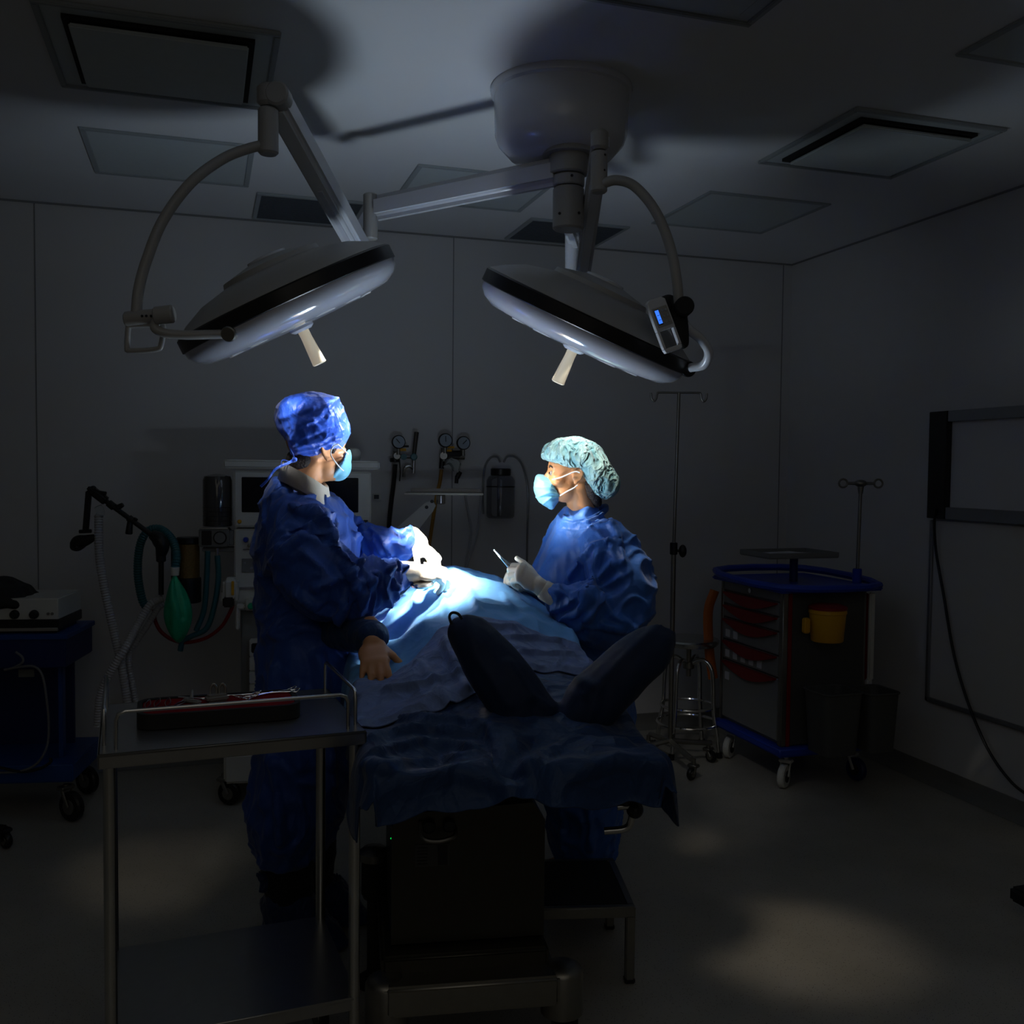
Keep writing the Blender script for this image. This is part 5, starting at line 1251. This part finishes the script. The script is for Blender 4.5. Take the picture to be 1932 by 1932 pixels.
# bins
for k, (p0, p1, lab) in enumerate(((1499, 1573, 'larger grey waste bin hanging on the emergency cart, left one'), (1580, 1640, 'smaller grey waste bin hanging on the emergency cart, right one'))):
    xa, za = KS(p0, 1398-k*4); xb, zb_ = KS(p1, 1288); xb = min(xb, w_+.12)
    t2 = thing('waste_bin', lab, 'bin', KO+Vector(((xa+xb)/2, -.13, za+.02)), 'waste bins on the emergency cart')
    m = MB(KM); cxm = (xa+xb)/2; hw = (xb-xa)/2
    lo = [(cxm+x*.82, -.14+y*.85, .205) for x, y in rrect(2*hw, .19, .04)]; hi = [(cxm+x, -.14+y, zb_) for x, y in rrect(2*hw, .19, .04)]
    a = [m.v(p) for p in lo]; b = [m.v(p) for p in hi]; m.bridge(a, b); m.bm.faces.new(a[::-1]); i2 = [m.v((cxm+x*.94, -.14+y*.94, zb_)) for x, y in rrect(2*hw, .19, .04)]; m.bridge(b, i2); i3 = [m.v((cxm+x*.8, -.14+y*.8, .23)) for x, y in rrect(2*hw, .19, .04)]; m.bridge(i2, i3); m.bm.faces.new(i3)
    m.build('bin_body', M['bin'], t2)
    m = MB(KM); m.tube([(cxm+x*1.02, -.14+y*1.02, zb_) for x, y in rrect(2*hw, .19, .04)], .005, 6, 0, closed=True); m.build('bin_rim', M['bin'], t2)
# tray on the cart, drip pole
t2 = thing('cart_tray', 'dark tray with papers raised above the emergency cart top', 'tray', KO+Vector((.1, .3, ztp+.03)))
tc = P(1488, 1048, 4.8)
m = MB(); m.cyl((tc.x+.03, tc.y, ztp+.02), (tc.x+.03, tc.y, tc.z), .02); m.build('stem', M['blued'], t2)
m = MB(); m.box(tc, (.38, .27, .008), .002)
for c_, s_ in (((0, .135), (.38, .006)), ((0, -.135), (.38, .006)), ((.19, 0), (.006, .27)), ((-.19, 0), (.006, .27))): m.box(tc+Vector((c_[0], c_[1], .012)), (s_[0], s_[1], .024), .002)
m.build('tray', M['mgrey'], t2)
m = MB(); m.box(tc+Vector((-.02, .0, .008)), (.25, .18, .006), .001, .25); tag(m.build('paper_stack', M['paper']), 'white papers lying in the tray above the emergency cart', 'paper')
pp_ = PX(1617, 1090, KO.x+w_+.02); t2 = thing('drip_pole', 'short drip pole with looped hooks standing up from the emergency cart', 'drip pole', (pp_.x, pp_.y, ztp))
tp = PX(1624, 912, KO.x+w_+.02)
m = MB(); m.cyl((pp_.x, pp_.y, ztp), tp, .0085, n=12); m.build('pole', M['steeld'], t2)
m = MB(); m.cyl((pp_.x, pp_.y, ztp+.015), (pp_.x, pp_.y, ztp+.09), .022, n=18, bev=.004); m.build('socket', M['blue'], t2)
m = MB(); m.sph(tp, (.03, .03, .018)); m.cyl(tp-UP*.05, tp, .011, .018); m.build('hub', M['steeld'], t2)
for sg in (-1, 1):
    c = tp+RT*(sg*.085)
    m = MB(); m.cyl(tp, tp+RT*(sg*.065), .009, .007); m.tube([c+RT*.02*math.cos(k*PI/4)+UP*.02*math.sin(k*PI/4) for k in range(8)], .005, 8, 4, closed=True); m.build('hook', M['steeld'], t2)
m = MB(); m.tube([KO+Vector((-.03, l_+.03, .86)), KO+Vector((-.06, l_+.04, .75)), KO+Vector((-.05, l_+.04, .55)), KO+Vector((-.03, l_+.03, .4))], .028, 10, 5, flat=.5); tag(m.build('glove_pouch', M['orange']), 'orange flexible pouch on the far side of the emergency cart', 'pouch')

# ============================================================ BOARDS ON THE RIGHT WALL
def R_(px, py, off=0.): return PX(px, py, XR-off)
a = R_(1770, 778); b = R_(1765, 977); yr = a.y; z1_, z0_ = a.z, b.z; yend = yr-1.9
t = thing('interactive_board', 'wide white board with grey frame and black end strip on the right wall', 'board', (XR, (yr+yend)/2, z0_))
def rb(name, y0, y1, za, zb_, th, mt, parent=None, th0=0.):
    m = MB(); m.b2((XR-th, min(y0, y1), min(za, zb_)), (XR-th0-.0005, max(y0, y1), max(za, zb_)), .002); return m.build(name, M[mt], parent or t)
rb('black_end_strip', yr, yr-.115, z0_+.0, z1_, .05, 'black')
rb('board_surface', yr-.115, yend, z0_+.05, z1_-.045, .02, 'board')
rb('top_rail', yr-.115, yend, z1_-.05, z1_, .045, 'bframe'); rb('bottom_rail', yr-.115, yend, z0_, z0_+.055, .045, 'bframe')
a2 = R_(1757, 985); b2_ = R_(1757, 1322); zl = b2_.z; y2 = (a2.y+b2_.y)/2
t = thing('lower_board', 'plain pale board with thin frame below the interactive board', 'board', (XR, (y2+yend)/2, zl))
rb('panel', y2, yend, zl, z0_-.01, .012, 'bpanel')
m = MB()
m.b2((XR-.026, y2-.02, zl), (XR-.010, y2, z0_-.01), .003); m.b2((XR-.026, yend, zl), (XR-.010, y2, zl+.02), .003); m.build('frame', M['bframe'], t)
m = MB(); m.tube([R_(1766, 962, .06), R_(1763, 985, .045), R_(1766, 1040, .035), R_(1780, 1120, .03), R_(1800, 1235, .03), R_(1828, 1330, .035), R_(1865, 1415, .04), R_(1905, 1472, .045), R_(1940, 1500, .045), R_(1985, 1520, .045)], .0065, 8, 8)
tag(m.build('power_cable', M['black']), 'black cable hanging in a curve from the interactive board along the right wall', 'cable')

# ============================================================ ELECTROSURGERY CART (left edge)
dE = 3.95
EO = P(0, 1450, dE); EO.z = 0
ax_ = (RT*.99+FW*.12).normalized(); ay_ = UP.cross(ax_)
EM = Matrix(((ax_.x, ay_.x, 0, EO.x), (ax_.y, ay_.y, 0, EO.y), (0, 0, 1, 0), (0, 0, 0, 1))); EI = EM.inverted()
def EP(px, py):
    r, _ = ray(px, py); k = (EO-EYE).dot(ay_)/r.dot(ay_); return EI @ (EYE+r*k)
t = thing('equipment_cart', 'dark blue metal cart at the left edge carrying an electrosurgery unit', 'cart', EM @ Vector((-.1, .25, 0)))
def eb(name, fn, mt, parent=None):
    m = MB(EM); fn(m); return m.build(name, M[mt], parent or t)
def er(px0, py0, px1, py1, y0, y1, bev=.004):
    a, b = EP(px0, py0), EP(px1, py1)
    return lambda m: m.b2((min(a.x, b.x), y0, min(a.z, b.z)), (max(a.x, b.x), y1, max(a.z, b.z)), bev)
eb('platform', er(-120, 1448, 138, 1476, 0, .42, .006), 'cartblue')
eb('post', er(93, 1262, 104, 1450, .1, .14, .003), 'cartblue')
eb('back_panel', er(-110, 1262, 93, 1450, .32, .34, .003), 'blued')
bx = eb('drawer_box', er(-110, 1205, 124, 1260, .0, .36, .004), 'blued')
eb('box_rim', er(-112, 1199, 128, 1206, -.006, .37, .002), 'cartblue', bx)
eb('label_plate', er(26, 1268, 56, 1282, .05, .054, 0), 'mgrey')
for px, yy in ((140, .03), (-90, .03), (120, .38)):
    q = EM @ Vector((EP(px, 1476).x-.02, yy, 0)); castor(t, q, .062, .034, TH+.5, 'steeld', fork_h=.15)
un = thing('electrosurgery_unit', 'pale electrosurgery unit with two dark knobs on the blue cart', 'medical device', EM @ Vector((-.1, .15, EP(50, 1197).z)))
def ub(name, fn, mt, parent=None):
    m = MB(EM); fn(m); return m.build(name, M[mt], parent or un)
ub('housing', er(-110, 1132, 105, 1172, .03, .33, .004), 'mwhite')
ub('lower_band', er(-110, 1172, 107, 1190, .025, .33, .003), 'black'); ub('chrome_edge', er(-110, 1188, 106, 1192, .02, .03, .001), 'steel'); ub('feet', er(-100, 1191, 100, 1199, .05, .3, .002), 'black')
for px in (23, 60):
    q = EP(px, 1161); ub('knob', lambda m: m.cyl((q.x, .03, q.z), (q.x, .008, q.z), .019, .016, 20, .003), 'black')
q = EP(90, 1160); ub('socket', lambda m: (m.cyl((q.x-.008, .03, q.z), (q.x-.008, .026, q.z), .006), m.cyl((q.x+.008, .03, q.z), (q.x+.008, .026, q.z), .006)), 'mgrey')
m = MB()
m.pillow([(-60, 1150), (-50, 1100), (0, 1090), (25, 1096), (48, 1108), (58, 1122), (80, 1132), (82, 1142), (70, 1149), (30, 1150), (0, 1152)], (5, 1125), .16, 4.1)
me = m.remesh('bag', .008, 4); folds(me, .02, 9); tag(link('cloth_bag', me, M['blackm']), 'crumpled black cloth bag on top of the electrosurgery unit', 'bag')
def ecab(name, pts, r, mt, lab): tag(MB().tube([P(x, y, dE-.03) for x, y in pts], r, 8, 7).build(name, M[mt]), lab, 'cable')
ecab('grey_cable', [(30, 1230), (42, 1240), (42, 1250), (25, 1260), (8, 1264), (40, 1258), (65, 1258), (80, 1275), (88, 1320), (92, 1370), (88, 1410), (70, 1440), (40, 1455), (0, 1458)], .005, 'cablegrey', 'pale grey cable looping down in front of the blue cart')
ecab('black_cable', [(0, 1448), (40, 1456), (75, 1450), (95, 1438), (95, 1430)], .006, 'black', 'black cable lying on the blue cart platform')
# edge casters of things mostly outside the picture
q = PZ(2, 1600, 0); t = thing('stand_base', 'black castor foot of a stand at the left edge, in front of the blue cart', 'stand', q)
castor(t, q+RT*.02, .03, .022, TH+.4, 'black', fork_h=.075)
MB().tube([q+UP*.085-RT*.35, q+UP*.085-RT*.1, q+UP*.075+RT*.015], .016, 10, 4).build('base_leg', M['black'], t)
q = PZ(1945, 1735, .0); t = thing('chair_base', 'dark castor foot at the right edge of the picture', 'stand', q)
castor(t, q+RT*.01, .035, .022, TH-.4, 'black', fork_h=.085)
MB().box(P(1932, 1690, 3.2), (.07, .07, .05), .012).build('base_cap', M['blackm'], t)
MB().tube([P(1940, 1690, 3.2), P(2010, 1670, 3.25), P(2100, 1650, 3.3)], .016, 10, 3).build('base_leg', M['blackm'], t)

# ============================================================ STEP STOOL
a = PZ(1030, 1716, .225); b = PZ(1200, 1712, .225)
exx = (b-a).normalized(); eyy = UP.cross(exx); w_ = .36; dd_ = .36
SO = b-exx*w_; SO.z = 0
SM = Matrix(((exx.x, eyy.x, 0, SO.x), (exx.y, eyy.y, 0, SO.y), (0, 0, 1, 0), (0, 0, 0, 1)))
t = thing('step_stool', 'low steel step with black rubber tread right of the table column', 'step stool', SM @ Vector((w_/2, dd_/2, 0)))
def sb(name, fn, mt):
    m = MB(SM); fn(m); return m.build(name, M[mt], t)
sb('frame', lambda m: (m.box((w_/2, .012, .21), (w_, .024, .032), .004), m.box((w_/2, dd_-.012, .21), (w_, .024, .032), .004), m.box((.012, dd_/2, .21), (.024, dd_-.04, .032), .004), m.box((w_-.012, dd_/2, .21), (.024, dd_-.04, .032), .004)), 'steeld')
sb('tread', lambda m: m.box((w_/2, dd_/2, .221), (w_-.045, dd_-.045, .012), .003), 'blackm')
for x, y_ in ((.014, .014), (w_-.014, .014), (.014, dd_-.014), (w_-.014, dd_-.014)):
    sb('leg', lambda m: m.box((x, y_, .104), (.026, .026, .19), .003), 'steeld'); sb('foot_cap', lambda m: m.box((x, y_, .008), (.03, .03, .015), .003), 'black')

# ============================================================ CAMERA, LIGHT
cam = bpy.data.cameras.new('camera'); co = bpy.data.objects.new('camera', cam); COL.objects.link(co); scene.camera = co
cam.sensor_width = 36; cam.lens = 36*F/1932.; cam.clip_start = .05
c, s = math.cos(ROL), math.sin(ROL)
cp, sp = math.cos(PIT), math.sin(PIT); ct, st = math.cos(TH), math.sin(TH)
def lvl(x, y, zc):   # camera coordinates -> room
    x, y = x*c-y*s, x*s+y*c
    f = zc
    Y = f*cp+y*sp; Z = -f*sp+y*cp
    return Vector((x*ct+Y*st, -x*st+Y*ct, Z))
ux, uy, uz = lvl(1, 0, 0), lvl(0, 1, 0), -lvl(0, 0, 1)
co.matrix_world = Matrix(((ux.x, uy.x, uz.x, 0), (ux.y, uy.y, uz.y, 0), (ux.z, uy.z, uz.z, HC), (0, 0, 0, 1)))
def lamp(kind, name, loc, target, power, col, size=.1, ang=40, blend=.4):
    l = bpy.data.lights.new(name, kind); o = bpy.data.objects.new(name, l); COL.objects.link(o); o.location = loc
    o.rotation_euler = (Vector(target)-Vector(loc)).to_track_quat('-Z', 'Y').to_euler()
    l.energy = power; l.color = col
    if kind == 'SPOT': l.spot_size = math.radians(ang); l.spot_blend = blend; l.shadow_soft_size = size
    elif kind == 'AREA': l.shape = 'DISK'; l.size = size
    return o
fieldp = P(850, 1095, 3.08)
lL = cL+nL*.125; lR = cR+nR*.125
lamp('SPOT', 'left_lamp_beam', lL+RT*.06, fieldp-RT*.05-FW*.05, 280, (1., .97, .92), .05, 26, .9)
lamp('SPOT', 'right_lamp_beam', lR-RT*.06, fieldp-RT*.06-FW*.05, 280, (1., .97, .92), .05, 24, .9)
lamp('SPOT', 'left_lamp_near_beam', lL-RT*.08-FW*.13, P(572, 850, 3.02), 88, (.95, .97, 1.), .08, 50, 1.)
lamp('SPOT', 'right_lamp_near_beam', lR+RT*.02, P(1095, 850, 3.3), 20, (1., .97, .9), .08, 50, 1.)
lamp('SPOT', 'left_lamp_side_beam', lL+RT*.06, P(1040, 935, 3.25), 200, (1., .90, .74), .06, 12.5, 1.)
lamp('SPOT', 'right_lamp_side_beam', lR-RT*.06, P(590, 830, 3.05), 95, (.85, .92, 1.), .06, 24, 1.)
lamp('SPOT', 'right_lamp_spill_front', lR+RT*.1, PZ(1530, 1790, 0), 34, (1., .88, .70), .08, 24, 1.)
lamp('SPOT', 'right_lamp_spill_back', lR+RT*.1, PZ(1290, 1580, 0), 14, (1., .86, .66), .06, 12, 1.)
lamp('SPOT', 'left_lamp_spill', lL-RT*.1, PZ(310, 1645, 0), 15, (1., .88, .68), .08, 26, 1.)
lamp('AREA', 'field_bounce', P(872, 1078, 3.05)+UP*.03, P(872, 1078, 3.05)+UP*2, 4.6, (.72, .86, 1.), .22)
lamp('AREA', 'room_fill', (-.4, -2.2, 2.2), (.6, 3., 1.1), 1.2, (1., .95, .86), 1.6)
lamp('AREA', 'ceiling_fill', (.3, .3, 2.62), (.5, .6, 0), 4.2, (1., .92, .78), 3.)
w = bpy.data.worlds.new('world'); scene.world = w; w.use_nodes = True
w.node_tree.nodes['Background'].inputs[0].default_value = (.02, .022, .025, 1); w.node_tree.nodes['Background'].inputs[1].default_value = .2
scene.view_settings.view_transform = 'Standard'; scene.view_settings.look = 'None'; scene.view_settings.exposure = 0; scene.view_settings.gamma = 1
